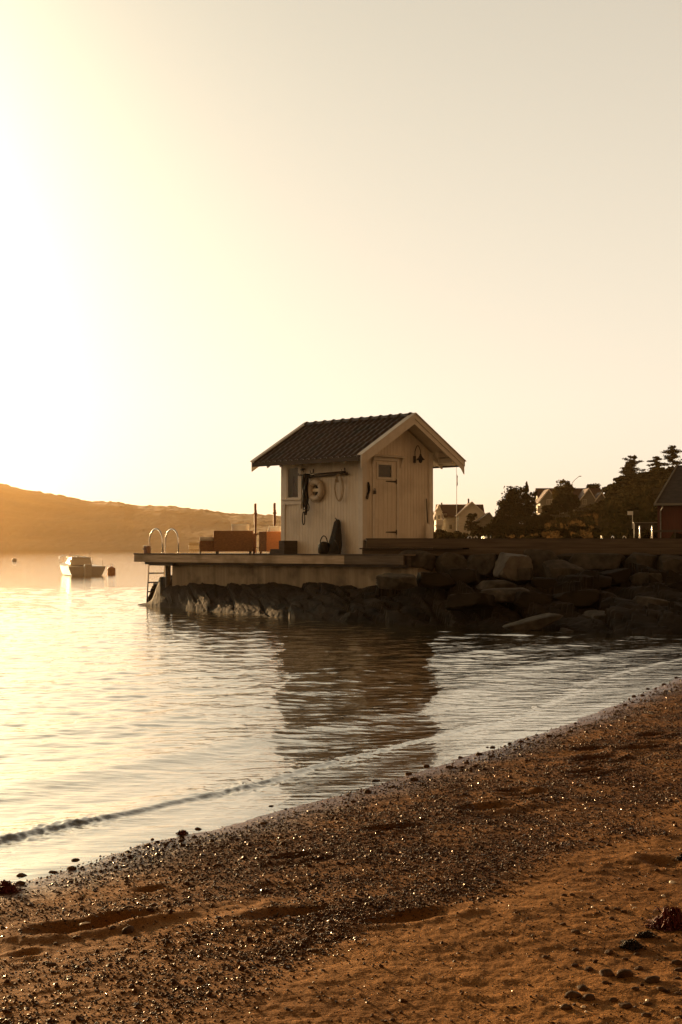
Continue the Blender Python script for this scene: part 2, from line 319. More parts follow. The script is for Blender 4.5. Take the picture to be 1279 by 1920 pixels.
# ================================================================== SETTING: beach
shore_px = [(0, 1650), (120, 1616), (250, 1578), (400, 1545), (520, 1512), (640, 1480), (760, 1445), (900, 1403), (1040, 1358), (1160, 1310), (1279, 1262)]
SH = [ground(px, py) for px, py in shore_px]
SH = [Vector((-14, -4, 0)), Vector((-6, 3.2, 0)), Vector((-3.2, 5.7, 0))] + SH + [Vector((6.6, 22.0, 0)), Vector((8.4, 24.3, 0)), Vector((12, 26.5, 0)), Vector((20, 28.5, 0))]
SHn = np.array([(p.x, p.y) for p in SH])
def shore_dist(x, y):        # signed distance to the waterline, positive inland; and distance along it
    sh = x.shape; x = x.ravel(); y = y.ravel(); best = np.full(x.shape, 1e9); sg = np.zeros(x.shape); al = np.zeros(x.shape); acc = 0
    for (ax, ay), (bx, by) in zip(SHn[:-1], SHn[1:]):
        dx, dy = bx-ax, by-ay; l2 = dx*dx+dy*dy; t = np.clip(((x-ax)*dx+(y-ay)*dy)/l2, 0, 1)
        ex, ey = x-ax-t*dx, y-ay-t*dy; d = np.hypot(ex, ey); s_ = np.sign(-(dx*(y-ay)-dy*(x-ax)))
        up = d < best-1e-9; best = np.where(up, d, best); sg = np.where(up, s_, sg); al = np.where(up, acc+t*math.sqrt(l2), al); acc += math.sqrt(l2)
    return (best*sg).reshape(sh), al.reshape(sh)
dents_px = [(150, 1706, .36, .09, .055), (255, 1692, .26, .07, .045), (285, 1628, .16, .05, .03), (560, 1580, .26, .07, .03), (915, 1492, .30, .10, .045), (985, 1467, .26, .08, .04),
            (1100, 1430, .24, .08, .04), (1205, 1388, .34, .10, .05), (1225, 1378, .3, .1, .03), (960, 1460, .22, .07, .03), (1120, 1403, .3, .12, .06), (1110, 1383, .25, .08, .04),
            (1225, 1362, .25, .08, .04), (740, 1529, .3, .08, .03), (540, 1695, .35, .08, .03), (770, 1715, .34, .06, .03), (50, 1756, .10, .04, .02), (1245, 1615, .15, .1, .03)]
dents = [(ground(a, b, .14), s1, s2, dp) for a, b, s1, s2, dp in dents_px]
def beach_z(x, y, fine=True):
    d, al = shore_dist(x, y)
    z = np.where(d < 0, np.maximum(.055*d, -1.6-.01*np.abs(d)), 0)
    dd = np.maximum(d, 0)
    z = z + .055*np.minimum(dd, 2.6) - .012*np.clip(dd-2.6, 0, 1.6) + .035*np.maximum(dd-4.2, 0) - .02*np.maximum(dd-9, 0)
    k = sstep(.15, 1.2, d)
    z = z + k*(.024*fbm(x*.8, y*.8, 3, 3) + .007*fbm(x*3.1, y*3.1, 3, 8))
    if fine: z = z + sstep(.0, .5, d)*(.008*fbm(x*13, y*17, 4, 21, .65))
    for c, s1, s2, dp in dents:
        ux, uy = .9, .43      # long axis lies across the view
        ex, ey = x-c.x, y-c.y; m = (np.abs(ex) < 1.2) & (np.abs(ey) < 1.2)
        a = ex*ux+ey*uy; b = -ex*uy+ey*ux; q = (a/(s1*.5))**2+(b/s2)**2
        z = z - np.where(m, dp*.8*np.exp(-q*1.3) - dp*.35*np.exp(-(np.sqrt(q)-1.6)**2*3), 0)
    return z
def onbeach(px, py):
    z = .12
    for _ in range(6):
        p = ground(px, py, z); z = float(beach_z(np.array([p.x]), np.array([p.y]))[0])
    return Vector((p.x, p.y, z))
low_line = [(-400, 2250), (0, 2080), (200, 2000), (350, 1925), (500, 1860), (640, 1795), (800, 1722), (900, 1680), (1050, 1620), (1150, 1578), (1279, 1540), (1600, 1470)]
def dens_mask(x, y, z):
    px, py = proj(x, y, z); d, _ = shore_dist(x, y)
    ln = np.interp(px, [a for a, b in low_line], [b for a, b in low_line]); f = py-ln
    nz = fbm(x*1.6, y*1.6, 3, 61); D_ = 1-sstep(-45, 40, f+55*nz)
    D_ = np.maximum(D_, .055+.05*sstep(0, .5, nz))
    tong = np.interp(px, [-300, 0, 120, 260, 420, 520], [1800, 1778, 1765, 1738, 1705, 1690]); tw = np.interp(px, [-300, 0, 200, 420, 520, 560], [40, 34, 26, 20, 8, .5])
    D_ = D_*(1-.93*np.exp(-((py-tong+10*nz)/tw)**2)*(px < 560))
    D_ = D_*(.5+.5*sstep(-.3, .2, fbm(x*3.2, y*3.2, 3, 63)))
    D_ = D_*(1-.6*(1-sstep(150, 640, px))*sstep(1600, 1690, py))
    edge = .10+.22*(fbm(x*.8, y*.8, 2, 65)+.4); D_ = D_*sstep(edge*.3, edge+.2, d)
    return D_
ang = np.concatenate([np.linspace(-100, -17, 60)[:-1], np.linspace(-17, 17, 560), np.linspace(17, 110, 60)[1:]])
rad = np.concatenate([[.3, 1, 2, 2.8], np.geomspace(3.3, 32, 620)])
A_, R_ = np.meshgrid(np.radians(ang), rad)
X, Y = R_*np.sin(A_), R_*np.cos(A_)
Z = beach_z(X, Y); dS, _ = shore_dist(X, Y)
wet = 1-sstep(.08, .7, dS+.12*fbm(X*2, Y*2, 3, 5))
tag(mesh_np('beach', np.stack([X, Y, Z], -1).reshape(-1, 3), gridfaces(*X.shape), M['sand'], smooth=True, attr={'wet': wet, 'coarse': np.where(Y > 2, dens_mask(X, np.maximum(Y, 2), Z), .2)}), kind='structure')

# ================================================================== SETTING: water
rng = np.random.default_rng(5)
ang = np.concatenate([np.linspace(-85, -15.5, 50)[:-1], np.linspace(-15.5, 15.5, 620), np.linspace(15.5, 60, 40)[1:]])
rad = np.concatenate([np.geomspace(5.2, 60, 760), np.geomspace(62, 4000, 70)])
A_, R_ = np.meshgrid(np.radians(ang), rad); X, Y = R_*np.sin(A_), R_*np.cos(A_)
cell = np.gradient(rad)[:, None]*np.ones_like(X)
dW, alW = shore_dist(X, Y); off = np.maximum(-dW, 0)
Z = np.zeros_like(X)
amp = .22+.78*sstep(.3, 5.0, off)
for i in range(70):
    lam = .13*(11 ** (rng.random()**1.1)); th = R(rng.normal(-62, 36)); k = 2*math.pi/lam
    sl = .0095*(lam/.5)**-.35; ph = rng.random()*6.28
    wgt = sstep(2.0, 3.6, lam/cell)
    Z += wgt*sl/k*np.sin(k*(X*math.cos(th)+Y*math.sin(th)) + ph + .8*vnoise(X*.35+i, Y*.35-i, i))
Z *= amp*(.55+.9*vnoise(X*.18, Y*.5, 77))
# small swells and the little breaker running along the beach
jit = .30*fbm(alW*.35, alW*0, 3, 31)
loc_b = .45+.75*sstep(.42, .62, vnoise(alW*.22+3.7, alW*0+.5, 41))-.25*sstep(19, 24, alW)+.45*(1-sstep(15.5, 19, alW))
def crest(o, c, wf, wb, h):
    e = o-c; return h*np.where(e < 0, np.exp(-(e/wf)**2), np.exp(-(e/wb)**2))
brk = .66+jit*.7
Z += crest(off, brk, .04, .24, 1)*.036*loc_b*(dW < 0)
Z += crest(off, 1.9+jit, .30, .5, .022)*(dW < 0) + crest(off, 3.6+jit*1.6, .5, .8, .022) + crest(off, 6.2+jit*2, .9, 1.1, .018)
lump = np.exp(-((off-brk+.03)/.15)**2)*(dW < 0)
Z += lump*loc_b*(.25+sstep(.4, .7, vnoise(alW*1.3, alW*0, 43)))*(.018*fbm(X*15, Y*15, 3, 51)+.012*fbm(X*34, Y*34, 2, 52))
Z += .004*sstep(0, .6, off)*fbm(X*5, Y*9, 3, 91)*(R_ < 40)
Z += .005*(1-sstep(0, .3, off)) + .002
Z = np.where(dW > .5, Z-.05, Z)
deep = .96*sstep(.2, 3.6, off)
foam = np.clip(lump*loc_b*sstep(.52, .75, vnoise(X*26, Y*26, 61))*.8, 0, 1)*.14
keep = None
tag(mesh_np('water', np.stack([X, Y, Z], -1).reshape(-1, 3), gridfaces(*X.shape), M['water'], smooth=True, attr={'deep': deep, 'foam': foam}), kind='structure')
MBs = MB(); MBs.add([(-4200, -200, -6), (4200, -200, -6), (4200, 4200, -6), (-4200, 4200, -6)], [(0, 1, 2, 3)])
tag(MBs.build('seabed', M['rock']), kind='structure')

# ================================================================== the shore of rock under the dock
AD = R(44.6)                                  # heading of the gable wall; the side wall runs square to it
g_ = Vector((math.cos(AD), math.sin(AD), 0)); s_ = Vector((-math.sin(AD), math.cos(AD), 0))
ZD = 1.46                                      # lower deck top
CN = Vector(((680-CX)/F*34.6, 34.6, ZD))       # near bottom corner of the hut
TIP = Vector(((256-CX)/F*39.8, 39.8, ZD))      # far left corner of the lower deck
EDGE = -s_                                     # front edge runs towards the camera, to the right
wl_px = [(258, 1135), (300, 1139), (340, 1142), (430, 1150), (520, 1158), (650, 1166), (800, 1173), (950, 1180), (1100, 1186), (1200, 1190), (1290, 1192), (1420, 1196), (1700, 1205)]
WL = [ground(a, b, 0) for a, b in wl_px]
def edge_pt(t, inset=0.0): return TIP + EDGE*t + g_*inset
ft = []
for (a, b), p in zip(wl_px, WL):
    if a < 760:
        pp = max(a, 280); u = (pp-CX)/F; q0 = edge_pt(0, .5); t = (u*q0.y-q0.x)/(EDGE.x-u*EDGE.y); q = q0+EDGE*t
    else: q = Vector(((a-CX)/F*33.4, 33.4, 0))
    ft.append(q)
n1, n2 = 560, 130
us = np.linspace(0, len(WL)-1, n1)
def lerpl(L_, us):
    a = np.array([(p.x, p.y) for p in L_]); i = np.minimum(us.astype(int), len(L_)-2); f = (us-i)[:, None]; return a[i]*(1-f)+a[i+1]*f
Wp, Fp = lerpl(WL, us), lerpl(ft, us)
vv = np.linspace(-.35, 1.9, n2)
X = Wp[:, None, 0] + (Fp-Wp)[:, None, 0]*vv; Y = Wp[:, None, 1] + (Fp-Wp)[:, None, 1]*vv
U, V = np.meshgrid(us, vv, indexing='ij')
prof = np.interp(V, [-.35, -.1, 0, .12, .35, .7, 1.0, 1.2, 1.9], [-.8, -.25, -.02, .14, .34, .60, .76, .80, .75])
rgt = sstep(4.0, 6.0, U); seglen = np.linalg.norm(np.diff(Wp, axis=0), axis=1); aU = np.concatenate([[0], np.cumsum(seglen)])[:, None]*np.ones_like(V)
aV = V*np.linalg.norm(Fp-Wp, axis=1)[:, None]
def slabs(nu_, nv2, seed, amp, tilt, crack):
    rg_ = np.random.default_rng(seed); La = aU.max(); ii, jj = np.meshgrid(np.arange(nu_), np.arange(nv2), indexing='ij')
    cu = ((ii+rg_.uniform(.05, .95, ii.shape))*La/nu_).ravel(); cv = (-1+(jj+rg_.uniform(.05, .95, ii.shape))*9.0/nv2).ravel(); n_ = len(cu)
    hh = rg_.normal(0, amp, n_); gu = rg_.normal(-.10, tilt, n_); gv = rg_.normal(-.05, tilt, n_); F1_ = np.full(aU.shape, 9e9); F2_ = F1_.copy(); zz = np.zeros(aU.shape); ku = nu_/La; kv = nv2/9.0
    wu = aU+.25*fbm(aU*1.3, aV*1.3, 3, seed+1); wv = aV+.25*fbm(aU*1.3+9, aV*1.3, 3, seed+2)
    for c_ in range(n_):
        d_ = ((wu-cu[c_]+.5*(wv-cv[c_]))*ku)**2+((wv-cv[c_])*kv)**2; nw = d_ < F1_
        F2_ = np.where(nw, F1_, np.minimum(F2_, d_)); zz = np.where(nw, hh[c_]+gu[c_]*(wu-cu[c_])+gv[c_]*(wv-cv[c_]), zz); F1_ = np.where(nw, d_, F1_)
    return zz - crack*(1-sstep(0, .22, np.sqrt(F2_)-np.sqrt(F1_)))
Zr = prof*(.12+.88*sstep(.15, 1.05, U))*(1+.42*rgt) + sstep(-.15, .25, V)*(.20+.80*rgt)*(slabs(15, 6, 3, .10, .15, .08) + slabs(48, 18, 8, .028, .14, .03)) + .03*fbm(aU*3.1, aV*3.1, 4, 15)
Zr = np.where(V > .95, np.minimum(Zr, .85+.25*rgt), Zr)
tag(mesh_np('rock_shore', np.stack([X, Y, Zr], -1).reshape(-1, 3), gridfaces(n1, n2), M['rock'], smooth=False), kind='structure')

# boulders of the sea wall: angular convex blocks
def boulder(name, c, size, mt, seed, rz=0, tilt=0, rough=1.0):
    rg = np.random.default_rng(seed); bm = bmesh.new(); bmesh.ops.create_icosphere(bm, subdivisions=4, radius=1.0)
    D = np.array([v.co[:] for v in bm.verts]); n = rg.normal(size=(12, 3)); ax = np.concatenate([np.eye(3), -np.eye(3)])+rg.normal(size=(6, 3))*.17; n = np.concatenate([n, ax]); n /= np.linalg.norm(n, axis=1)[:, None]; dk = np.concatenate([rg.uniform(.88, 1.12, 12), rg.uniform(.74, .88, 6)])
    q = D @ n.T; r = np.min(np.where(q > .05, dk/np.maximum(q, .05), 9), axis=1); r = np.minimum(r, 1.32)
    r = r + rough*.05*fbm(D[:, 0]*3+D[:, 2]*2+seed, D[:, 1]*3-D[:, 2], 5, seed, .6)
    P = D*r[:, None]*np.array(size)[None]
    me = bpy.data.meshes.new(name)
    for v, p in zip(bm.verts, P): v.co = p
    for f in bm.faces: f.smooth = True
    bm.to_mesh(me); bm.free(); me.materials.append(mt); o = bpy.data.objects.new(name, me)
    try: me.set_sharp_from_angle(angle=R(24))
    except Exception: pass
    o.location = c; o.rotation_euler = (tilt, tilt*.5, rz); return link(o)
Bl = [(785,1053,56,30,'t'),(845,1055,52,28,'t'),(905,1060,48,38,'t'),(965,1066,62,46,'P'),(1016,1060,54,48,'t'),(1060,1050,30,20,'t'),(1056,1078,62,36,'t'),(1122,1058,72,38,'t'),(1203,1059,58,38,'t'),(1262,1063,54,38,'t'),
      (986,1077,26,22,'t'),(1160,1050,26,16,'t'),(1320,1062,64,44,'t'),(872,1084,54,26,'m'),(815,1088,64,26,'m'),(745,1090,70,22,'m'),(1150,1084,60,24,'m'),(1100,1094,90,26,'m'),(1215,1088,52,26,'m'),(1262,1092,50,24,'m'),(1022,1094,46,20,'m'),(932,1098,56,18,'m'),
      (1075,1128,84,30,'l'),(1160,1142,64,32,'l'),(1220,1142,66,36,'l'),(1268,1120,50,44,'l'),(1005,1128,74,26,'l'),(950,1116,90,22,'l'),(1240,1170,70,22,'l'),(1185,1170,60,22,'l'),(1130,1162,70,24,'l'),(880,1128,80,24,'l'),(1320,1150,70,40,'l'),
      (1080,1184,60,9,'w'),(1152,1180,42,20,'w')]
names_ = {'t': 'row right under the deck', 'm': 'middle row of the bank', 'l': 'lowest row above the water', 'w': 'waterline'}
ordw = ['first', 'second', 'third', 'fourth', 'fifth', 'sixth', 'seventh', 'eighth', 'ninth', 'tenth', 'eleventh', 'twelfth', 'thirteenth', 'fourteenth']
rows = {}
for b in sorted(Bl): rows.setdefault(b[4], []).append(b)
for i, (cx, cy, bw, bh, k) in enumerate(Bl):
    f = min(1, max(0, (cy-1045)/(1188-1045))); Yd = 33.3*(1-f)+27.6*f + (0.1 if k == 't' else 0); px = Yd/F
    size = (bw*px*.62, max(bw, bh)*px*.5, bh*px*.68); c = at(cx, cy, Yd)
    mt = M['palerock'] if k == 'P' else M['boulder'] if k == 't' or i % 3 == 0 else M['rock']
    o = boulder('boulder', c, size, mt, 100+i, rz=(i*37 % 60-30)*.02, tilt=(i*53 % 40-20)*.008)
    if k == 'P': lb = 'large pale angular boulder tight under the raised deck, the lightest of the sea wall'
    elif k == 'w': lb = 'low flat stone awash at the waterline' if bh < 12 else 'blocky stone standing in the water at the right of the rocks'
    else:
        row = rows[k]; lb = '%s %s boulder from the left, %s' % (ordw[row.index((cx, cy, bw, bh, k))], 'pale' if mt == M['palerock'] else 'grey brown' if mt == M['boulder'] else 'dark', names_[k])
    tag(o, lb, 'boulder', 'boulders of the sea wall below the raised deck')
o = boulder('rock_slab', at(1000, 1168, 27.9), (.62, .3, .11), M['boulder'], 77, rz=.1, tilt=0); o.rotation_euler = (0, R(-13), .1)
tag(o, 'long pale tilted rock slab rising out of the water left of the blocky stone', 'rock')
for (a, b, bw, bh, lb) in [(330, 1122, 60, 16, 'long sunlit rock slab at the foot of the swimming ladder'), (290, 1136, 46, 10, 'low rock slab lying at the water edge below the ladder'), (690, 1153, 70, 10, 'thin pale edged rock ledge at the waterline below the hut')]:
    Yd = {330: 40.2, 290: 40.2, 690: 33.6}[a]; k = Yd/F
    o = boulder('rock_slab', at(a, b, Yd), (bw*k*.55, .45, bh*k*.6), M['rock'], a, tilt=0); o.rotation_euler = (0, R(-14), .2); tag(o, lb, 'rock')
# big mound at the tip of the point
o = boulder('rock_mound', at(303, 1112, 40.9), (.42, .6, .36), M['rock'], 9, tilt=0); tag(o, 'dark rounded rock under the left end of the dock beside the ladder', 'rock')

# ================================================================== lower dock
dock = empty('wooden_dock', TIP, AD)          # local x = g_, local -y = along the front edge
tag(dock, 'weathered wooden dock platform under the white hut and the sofas', 'dock')
LN, DP = 10.1, 6.0
m = MB(); y = 0.0; k = 0
while y < LN:
    y2 = min(y+.142, LN); m.box((0.0, -y2, -.032), (DP, -y, -.0008*(k % 3))); y = y2+.006; k += 1
m.build('deck_boards', M['woodx'], dock, bevel=.002)
m = MB(); x0 = 0
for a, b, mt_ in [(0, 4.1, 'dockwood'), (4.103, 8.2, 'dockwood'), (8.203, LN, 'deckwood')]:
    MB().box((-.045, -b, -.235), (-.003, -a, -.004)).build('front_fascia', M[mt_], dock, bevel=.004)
m = MB(); m.box((-.047, .003, -.235), (DP, .045, -.004)); m.build('end_fascia', M['dockwood'], dock, bevel=.004)
m = MB(); m.box((-.06, -LN, -.032), (-.0475, .05, .004)); m.build('edge_strip', M['darkwood'], dock)
m = MB()
for xx in (.10, 1.2, 2.4, 3.6, 4.8): m.box((xx, -LN, -.30), (xx+.12, -.25, -.036))
m.build('under_beams', M['darkwood'], dock)
m = MB(); m.box((.02, -1.6, -.33), (.22, -.55, -.236)); m.build('corbel_beam', M['darkwood'], dock, bevel=.004)
m = MB(); m.tube([(.34, -.98, -1.1), (.34, -.98, -.30)], .075, 14); m.build('support_post', M['darkwood'], dock, smooth=False)
# concrete wall under the dock
cw = empty('concrete_wall', TIP + EDGE*1.25 + g_*.28, AD)
tag(cw, 'stained concrete foundation wall between the dock edge and the rocks', 'wall')
X_, Z_ = np.meshgrid(np.linspace(0, 9.0, 200), np.linspace(-1.35, -.305, 40), indexing='ij')
Yw = .012*fbm(X_*3, Z_*3, 4, 3)
Vf = np.stack([-np.abs(Yw), -X_, Z_], -1).reshape(-1, 3)
mesh_np('wall_face', Vf, gridfaces(200, 40), M['concrete'], cw, smooth=True)
m = MB(); m.box((0.02, -9.0, -1.35), (4.0, 0, -.305)); m.build('wall_core', M['concrete'], cw)

# ================================================================== raised deck with its step
P0 = Vector((.60, 33.86, 0)); P1 = Vector((15.5, 32.75, 0)); ZU = 1.6+17.0/F*33.8
ud = empty('raised_deck', (0, 0, 0)); tag(ud, 'long raised wooden deck running right from the hut above the boulders', 'deck')
gx = CN+g_*2.50
poly = [Vector((P0.x, P0.y, ZU-.035)), Vector((P1.x, P1.y, ZU-.035)), Vector((15.5, 41, ZU-.035)), Vector((6.2, 41, ZU-.035)), Vector((gx.x+.05, gx.y-.01, ZU-.035)), Vector((CN.x+.05, CN.y-.02, ZU-.035))]
MB().prism(poly, (0, 0, .035)).build('deck_surface', M['woodx'], ud)
dv = (P1-P0).normalized(); nv = Vector((dv.y, -dv.x, 0))
def along(t0, t1, o0, o1, z0, z1, mb):
    q = [P0+dv*t0+nv*o0, P0+dv*t1+nv*o0, P0+dv*t1+nv*o1, P0+dv*t0+nv*o1]
    mb.hexa([(p.x, p.y, z0) for p in q]+[(p.x, p.y, z1) for p in q]); return mb
m = MB(); t = 0
for L_ in (4.2, 3.9, 4.3, 2.52): along(t, t+L_-.004, .04, .002, ZU-.20, ZU-.002, m); t += L_
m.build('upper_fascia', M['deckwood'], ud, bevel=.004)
m = MB(); along(-.02, 14.9, .045, .0, ZU-.0015, ZU+.02, m); m.build('edge_strip', M['darkwood'], ud)
m = MB(); along(-.15, 2.25, .26, .045, ZU-.235, ZU-.205, m); m.build('step_board', M['darkwood'], ud, bevel=.003)
m = MB(); t = 0
for L_ in (2.4, 4.4, 4.0, 4.1): along(t-.1 if t == 0 else t, t+L_-.004, .10, .045, ZU-.36, ZU-.238 if t == 0 else ZU-.205, m); t += L_
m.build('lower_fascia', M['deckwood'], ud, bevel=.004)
m = MB(); along(1.6, 14.9, -.25, -.5, .2, ZU-.34, m); m.build('back_beam', M['darkwood'], ud)
m = MB(); along(1.8, 14.9, -.55, -2.0, -.3, ZU-.04, m); m.build('fill', M['rock'], ud)

# ================================================================== the hut
hut = empty('boathouse', CN, AD); tag(hut, 'small white board clad hut with tiled gable roof on the dock', 'hut')
Winv = Matrix.Translation(CN) @ Matrix.Rotation(AD, 4, 'Z'); Winv = Winv.inverted()
def on_side(px, py, x=0.0):       # local (y, z) where the pixel meets the side wall
    o = Winv @ Vector((0, 0, HC)); d = Winv.to_3x3() @ ray(px, py); t = (x-o.x)/d.x; p = o+d*t; return p.y, p.z
def on_gable(px, py, y=0.0):
    o = Winv @ Vector((0, 0, HC)); d = Winv.to_3x3() @ ray(px, py); t = (y-o.y)/d.y; p = o+d*t; return p.x, p.z
L_, W_ = on_side(531, 1030)[0], on_gable(808, 1000)[0]
EF, EB, EX = .55, .48, .60
ZE = 2.30; ZA = 3.37; XM = W_/2; SL = (ZA-ZE)/(XM+EX)
def roofz(x): return ZE + (min(x, W_-x)+EX)*SL
def panel(mb, fn, length, vtop, holes, pitch, gap, w0, w1, off_=0.0, v0=0.0):
    e = [0.0]; u = off_ if off_ > 0 else pitch
    while u < length-1e-3: e.append(u); u += pitch
    e.append(length); cuts = sorted(set(e + [h for H in holes for h in H[:2]]))
    for a, b in zip(cuts[:-1], cuts[1:]):
        if b-a < 1e-4: continue
        a2 = a+gap/2 if any(abs(a-q) < 1e-6 for q in e) and a > 0 else a; b2 = b-gap/2 if any(abs(b-q) < 1e-6 for q in e) and b < length else b
        if b2-a2 < 1e-4: continue
        c = (a+b)/2; segs = [(v0, None)]
        for h in holes:
            if h[0] <= c <= h[1]: segs = [(v0, h[2]), (h[3], None)]
        for lo, hi in segs:
            if hi is None and a2 < XM < b2 and callable(vtop) and vtop(XM) > vtop(a2)+.01 and abs(length-W_) < 1e-6: parts_ = [(a2, XM), (XM, b2)]
            else: parts_ = [(a2, b2)]
            for p, q in parts_:
                t0, t1 = (vtop(p), vtop(q)) if hi is None else (hi, hi)
                mb.hexa([fn(p, lo, w0), fn(q, lo, w0), fn(q, lo, w1), fn(p, lo, w1), fn(p, t0, w0), fn(q, t1, w0), fn(q, t1, w1), fn(p, t0, w1)])
# openings
wy1, wz1 = on_side(540, 876); wy0, wz0 = on_side(562, 935)
win = [min(wy0, wy1), max(wy0, wy1), wz0, wz1]
dx0, dz1 = on_gable(701, 863); dx1, _ = on_gable(742.5, 863); dz0 = ZU-ZD+.0
px0, pz1 = on_gable(708, 871); px1, pz0 = on_gable(732.5, 895.5)
bw = [.50, 1.25, 1.86, 2.2]      # window in the back wall, its edge seen through the front window
# walls
topside = lambda u: roofz(0)-.10
topg = lambda u: roofz(u)-.10
PITCHB = .105
m = MB(); f = lambda u, v, w_: (-w_, u, v)
panel(m, f, L_, topside, [win], PITCHB, .007, 0, .018); panel(m, f, L_, topside, [win], PITCHB, 0, -.05, -.001, PITCHB/2)
m.build('side_wall', M['white'], hut)
m = MB(); f = lambda u, v, w_: (u, -w_, v)
panel(m, f, W_, topg, [[dx0, dx1, 0, dz1]], PITCHB, .007, 0, .018); panel(m, f, W_, topg, [[dx0, dx1, 0, dz1]], PITCHB, 0, -.05, -.001, PITCHB/2)
m.build('gable_wall', M['white'], hut)
m = MB(); f = lambda u, v, w_: (W_+w_, u, v)
panel(m, f, L_, topside, [], PITCHB, .006, 0, .018); panel(m, f, L_, topside, [], PITCHB, 0, -.05, -.001, PITCHB/2)
m.build('side_wall', M['white'], hut)
m = MB(); f = lambda u, v, w_: (u, L_+w_, v)
panel(m, f, W_, topg, [bw], PITCHB, .006, 0, .018); panel(m, f, W_, topg, [bw], PITCHB, 0, -.05, -.001, PITCHB/2)
m.build('gable_wall', M['white'], hut)
m = MB(); m.box((0.06, 0.06, 0.02), (W_-.06, L_-.06, .06)); m.build('floor', M['woodx'], hut)
for cx_, cy_, ax in ((0, 0, 0), (W_, 0, 1), (0, L_, 2), (W_, L_, 3)):
    m = MB(); sx = -1 if cx_ == 0 else 1; sy = -1 if cy_ == 0 else 1; zt = roofz(0)-.11
    m.box((cx_+sx*.02, cy_-sy*.10, 0), (cx_+sx*.042, cy_+sy*.042, zt)); m.box((cx_-sx*.10, cy_+sy*.02, 0), (cx_+sx*.0195, cy_+sy*.0425, zt))
    m.build('corner_board', M['white2'], hut, bevel=.003)
# window in the side wall
fr = MB(); a, b, c, d = win; T = .10
for (u0, u1, v0, v1, w1_) in [(a-T, a, c, d, .045), (b, b+T, c, d, .045), (a-T-.03, b+T+.03, d, d+.11, .05), (a-T-.05, b+T+.05, d+.11, d+.135, .085)]:
    fr.box((-w1_, u0, v0), (-.0185, u1, v1))
wf = fr.build('window', M['white2'], hut, bevel=.003)
m = MB(); m.box((-.11, a-T-.05, c-.035), (-.0185, b+T+.05, c)); m.box((-.055, a-T-.02, c-.12), (-.0185, b+T+.02, c-.036)); m.box((-.075, a-T-.03, c-.145), (-.0185, b+T+.03, c-.121))
m.box((-.06, a-T, c-.25), (-.0185, a-T+.05, c-.146)); m.box((-.06, b+T-.05, c-.25), (-.0185, b+T, c-.146)); m.build('sill', M['white2'], wf, bevel=.003)
m = MB()
for (u0, u1, v0, v1) in [(a, a+.035, c, d), (b-.035, b, c, d), (a+.035, b-.035, c, c+.035), (a+.035, b-.035, d-.035, d)]: m.box((-.03, u0, v0), (.0, u1, v1))
m.build('sash', M['white2'], wf)
m = MB(); m.box((-.014, a+.036, c+.036), (-.010, b-.036, d-.036)); m.build('pane', M['pane'], wf)
m = MB(); m.prism([(.12, b-.02, c+.02), (.12, a+.22, c+.02), (.12, b-.08, d-.22)], (.02, 0, 0)); m.build('curtain', M['wicker'], wf)
fr = MB(); a2, b2, c2, d2 = bw
for (u0, u1, v0, v1) in [(a2-.08, a2, c2-.08, d2+.08), (b2, b2+.08, c2-.08, d2+.08), (a2, b2, d2, d2+.08), (a2, b2, c2-.08, c2)]: fr.box((u0, L_+.0185, v0), (u1, L_+.045, v1))
wb = fr.build('window', M['white2'], hut, bevel=.003); m = MB(); m.box((a2, L_-.01, c2), (b2, L_-.006, d2)); m.build('pane', M['pane'], wb)
# door
m = MB(); f = lambda u, v, w_: (dx0+.006+u, -w_, dz0+.03+v); DW = dx1-dx0-.012; hole = [px0-dx0-.006, px1-dx0-.006, pz0-dz0-.03, pz1-dz0-.03]; DH = dz1-dz0-.035
panel(m, f, DW, lambda u: DH, [hole], DW/5, .006, -.012, .012); panel(m, f, DW, lambda u: DH, [hole], DW/5, 0, -.04, -.013, DW/10)
door = m.build('door', M['white'], hut)
m = MB(); T = .055
for (u0, u1, v0, v1) in [(px0-T, px0, pz0-T, pz1+T), (px1, px1+T, pz0-T, pz1+T), (px0, px1, pz1, pz1+T), (px0, px1, pz0-T, pz0)]: m.box((u0, -.032, v0), (u1, -.0125, v1))
dwf = m.build('door_window_frame', M['white2'], door, bevel=.003)
m = MB(); m.box((px0, -.006, pz0), (px1, -.002, pz1)); m.build('door_pane', M['dglass'], door)
for hz in (on_gable(735, 903)[1], on_gable(735, 998)[1]):
    xr = on_gable(744, 903)[0]; xl = on_gable(723, 903)[0]; m = MB()
    m.hexa([(xl, -.020, hz-.012), (xr-.05, -.020, hz-.024), (xr-.05, -.0125, hz-.024), (xl, -.0125, hz-.012), (xl, -.020, hz+.012), (xr-.05, -.020, hz+.024), (xr-.05, -.0125, hz+.024), (xl, -.0125, hz+.012)])
    m.box((xr-.048, -.036, hz-.06), (xr+.012, -.0186, hz+.06)); m.tube([(xr-.05, -.036, hz-.05), (xr-.05, -.036, hz+.05)], .009, 8); m.build('hinge', M['iron'], door)
lx, lz = on_gable(699.5, 921); m = MB(); m.box((lx-.03, -.035, lz-.05), (lx+.05, -.0186, lz+.03)); m.tube([(lx-.01, -.05, lz+.02), (lx-.01, -.05, lz+.06), (lx+.035, -.05, lz+.06), (lx+.035, -.05, lz+.02)], .007, 6); m.box((lx-.03, -.066, lz-.07), (lx+.045, -.036, lz+.015)); m.build('padlock', M['iron'], door, bevel=.004)
m = MB()
for (u0, u1, v0, v1) in [(dx0-.075, dx0, 0.37, dz1), (dx1, dx1+.075, .37, dz1)]: m.box((u0, -.038, v0), (u1, -.0185, v1))
m.box((dx0-.085, -.042, dz1), (dx1+.085, -.0185, dz1+.085)); m.build('door_frame', M['white2'], hut, bevel=.003)
hx0, hx1 = on_gable(694, 860)[0], on_gable(753, 860)[0]
